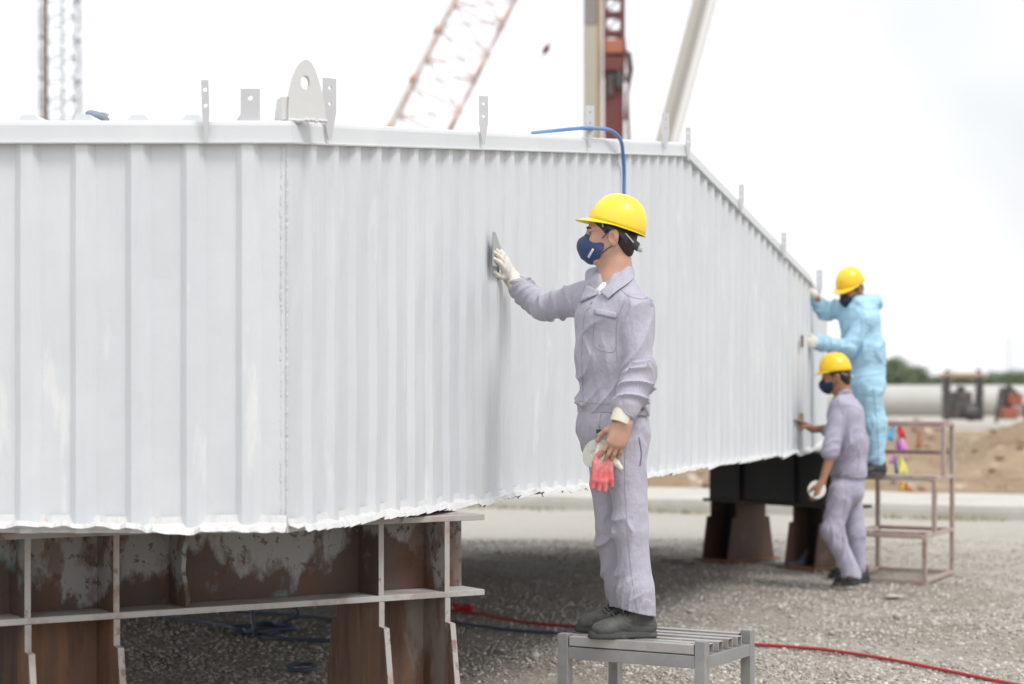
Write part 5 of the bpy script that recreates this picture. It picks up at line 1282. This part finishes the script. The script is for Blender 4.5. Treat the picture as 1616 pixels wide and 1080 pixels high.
c3.cap(P4(1364, 605, .08), knF, .10, .08, k=.012, fold=(.024, 7, 5)); c3.cap(knF, P4(1376, 728, .16), .080, .062, k=.03, fold=(.02, 6, 8))
c3.cap(P4(1343, 450), P4(1350, 474, .0), .06, .062, k=.02, sub=True)
suit = c3.build('coverall', M['blue_suit'], body3, .0075, wob=.002, seed=3)
for w_, tgt, nm, (x, y) in ((wN, None, 'glove', (1262, 541)), (wF, None, 'glove', (1268, 440))):
    g = Field(); t_ = R2(x, py=y)+wallN*(DEP+.035); D_ = nrm(t_-w_); Sx = nrm(V(0, -.3, 1)) if y > 500 else nrm(V(0, -1, -.2))
    hand(g, w_, D_ if y > 500 else nrm(V(-.55, .1, .85)), nrm(V(-.7, .45, -.3)) if y > 500 else -wallN, Sx, curl=(.35, .5, .3) if y > 500 else (.25, .5, .4), sc=.95, r=.0125)
    g.cap(w_-D_*.03, w_+D_*.02, .034, .032, k=.02); g.build(nm, M['glove_white'], body3, .006)
c_ = R2(1259, py=539)+wallN*(DEP+.012); mb = MB(); mb.box(c_, (.010, .05, .09), (wallN, dR, UP)); tag(mb.build('sandpaper', M['rig_red'], bevel=.004), 'reddish sanding block pressed on the wall by the blue-suited person', 'sandpaper')
zt2 = lv[1]+tb*.46+.006
for (x, dyy) in ((0, -.03), (0, .17)):
    hl = P4(1397-0*dyy, 750, dyy); to = P4(1360, 750, dyy-.03); shoe(body3, V(to[0], to[1], zt2), V(hl[0], hl[1], zt2), M['shoe_black'], M['shoe_black'], .006, laces=False)

# ================================================================ HOSES
hp = [P(840, 210, 10.1), P(875, 206.5, 9.75), P(905, 203.5, 9.60), P(927, 202.5, 9.52), R2(942, py=205)+wallN*.05, R2(953, py=212)+wallN*.06, R2(962, py=224)+wallN*.06, R2(968, py=242)+wallN*.05, R2(973, py=270)+wallN*.04, R2(974.5, py=300)+wallN*.035, R2(975, py=420)+wallN*.035, R2(972, py=560)+wallN*.04, R2(968, py=720)+wallN*.05, R2(972, py=760)+wallN*.05, P(985, 800, 11.2), P(996, 880, 12.4), V(.80, 13.0, .014), V(.86, 14.2, .014)]
tag(MB().tube(spline(hp, 6), .0095, 10).build('air_hose', M['hose_blue'], None, True), 'bright blue hose draped over the top rail and hanging behind the near hard hat', 'hose')
def ghose(pts, r_, m_, label, nm='hose'):
    q_ = [G(x, y, r_) for x, y in pts]; q_ = [V(p[0], p[1], r_+gz(p[0], p[1])+.006) for p in q_]
    return tag(MB().tube(spline(q_, 8), r_, 10).build(nm, m_, None, True), label, 'hose')
ghose([(560, 955), (640, 958), (705, 965), (760, 970), (830, 981), (900, 988), (1000, 1000), (1100, 1012), (1185, 1018), (1250, 1023), (1310, 1029), (1400, 1042), (1480, 1056), (1560, 1072), (1640, 1090)], .0095, M['hose_red'], 'long thin red hose snaking over the gravel behind the stool')
ghose([(560, 966), (640, 974), (720, 984), (800, 994), (880, 1001), (960, 1005), (1040, 1010), (1110, 1015), (1168, 1019)], .010, M['hose_navy'], 'dark blue hose on the gravel just below the red hose')
ghose([(190, 962), (260, 975), (330, 985), (400, 1002), (430, 1010), (505, 1012), (560, 1010)], .011, M['hose_navy'], 'lower of two dark hoses under the rusty beam')
ghose([(300, 960), (380, 968), (470, 975), (540, 983), (600, 985)], .010, M['hose_navy'], 'upper of two dark hoses under the rusty beam')
cl = []
for i in range(34):
    a = i/34*2*math.pi*2.2; rr = .16+.03*math.sin(i*1.7); c_ = G(415, 1000); cl.append(V(c_[0]+rr*1.0*math.cos(a), c_[1]+rr*1.3*math.sin(a), .014+.012*(i/34*2.2)+.004))
cl += [V(cl[-1][0]+.10, cl[-1][1]-.05, .12), G(432, 985)+V(0, -.1, .17), G(420, 975)+V(0, -.2, .20), G(405, 985)+V(0, -.2, .10), G(402, 1010)+V(0, 0, .03)]
tag(MB().tube(spline(cl, 5), .010, 8).build('hose_coil', M['hose_navy'], None, True), 'tangled coil of grey-blue hose with a raised loop under the rusty beam', 'hose')
c_ = G(475, 1060); tag(MB().tube([V(c_[0]+.075*math.cos(a), c_[1]+.12*math.sin(a), .022) for a in np.linspace(0, 2*math.pi, 30)], .010, 8, False).build('hose_ring', M['hose_navy'], None, True), 'small grey-blue hose ring left of the rusty leg near the bottom edge', 'hose')
c_ = G(735, 968); f = Field(); rs = np.random.RandomState(2)
for i in range(9): p = c_+V(rs.randn()*.022, rs.randn()*.02, .022+.022*rs.rand()); f.cap(p, p+V(rs.randn(), rs.randn(), rs.rand())*.028, .017, .008, k=.012)
f.cap(c_+V(-.07, 0, .012), c_+V(0, 0, .02), .012, .016, k=.01)
tag(f.build('red_rag', M['rag_red'], None, .004), 'bright red knotted rag on the hoses right of the rusty leg', 'rag')
# pale cloth lump at the far stand's right foot
f = Field(); c_ = G(1258, 898); f.cap(c_+V(-.08, -.05, .03), c_+V(.04, -.05, .04), .035, .04, k=.03); f.cap(c_+V(.02, -.05, .05), c_+V(.07, -.05, .14), .03, .02, k=.03)
tag(f.build('cloth_bundle', M['mast_grey'], None, .012), 'greyish cloth bundle at the right foot of the black stand', 'cloth')
# scrap bits
for i, (x, y, w_, lab) in enumerate(((1412, 945, .13, 'flat pale scrap board on the gravel in front of the step stand'), (1060, 888, .2, 'dark flat scrap on the gravel left of the black stand'), (1085, 893, .12, 'small dark scrap beside the black stand'))):
    g = G(x, y); MBx = MB(); MBx.box(g+V(0, 0, .018), (w_, .07, .012), (V(1, .2, 0), V(-.2, 1, 0), UP)); tag(MBx.build('scrap', M['concrete'] if i == 0 else M['brown_steel'], bevel=.003), lab, 'scrap')
# seams and pockets on the far person's jacket, zip line and seams on the coverall
hj2 = on_surface([jkt2])
for pth in ([(1322, 634), (1330, 650), (1331, 668), (1326, 690)], [(1330, 640), (1348, 642), (1360, 650)], [(1316, 747), (1338, 749), (1362, 747)], [(1302, 716), (1310, 720), (1321, 719)], [(1352, 700), (1356, 720), (1354, 742)]):
    seam(hj2, pth, .0032, M['seam'], jkt2)
hp2 = on_surface([pan2]); seam(hp2, [(1334, 756), (1336, 780), (1330, 820), (1334, 860), (1345, 895)], .0028, M['seam'], pan2)
hs3 = on_surface([suit])
for pth in ([(1346, 486), (1358, 500), (1360, 520), (1352, 545)], [(1326, 590), (1350, 596), (1390, 590)], [(1378, 610), (1382, 650), (1386, 700), (1386, 728)], [(1350, 474), (1366, 488), (1384, 486)]):
    seam(hs3, pth, .004, flagmat('suit_seam', (.25, .46, .64)), suit)
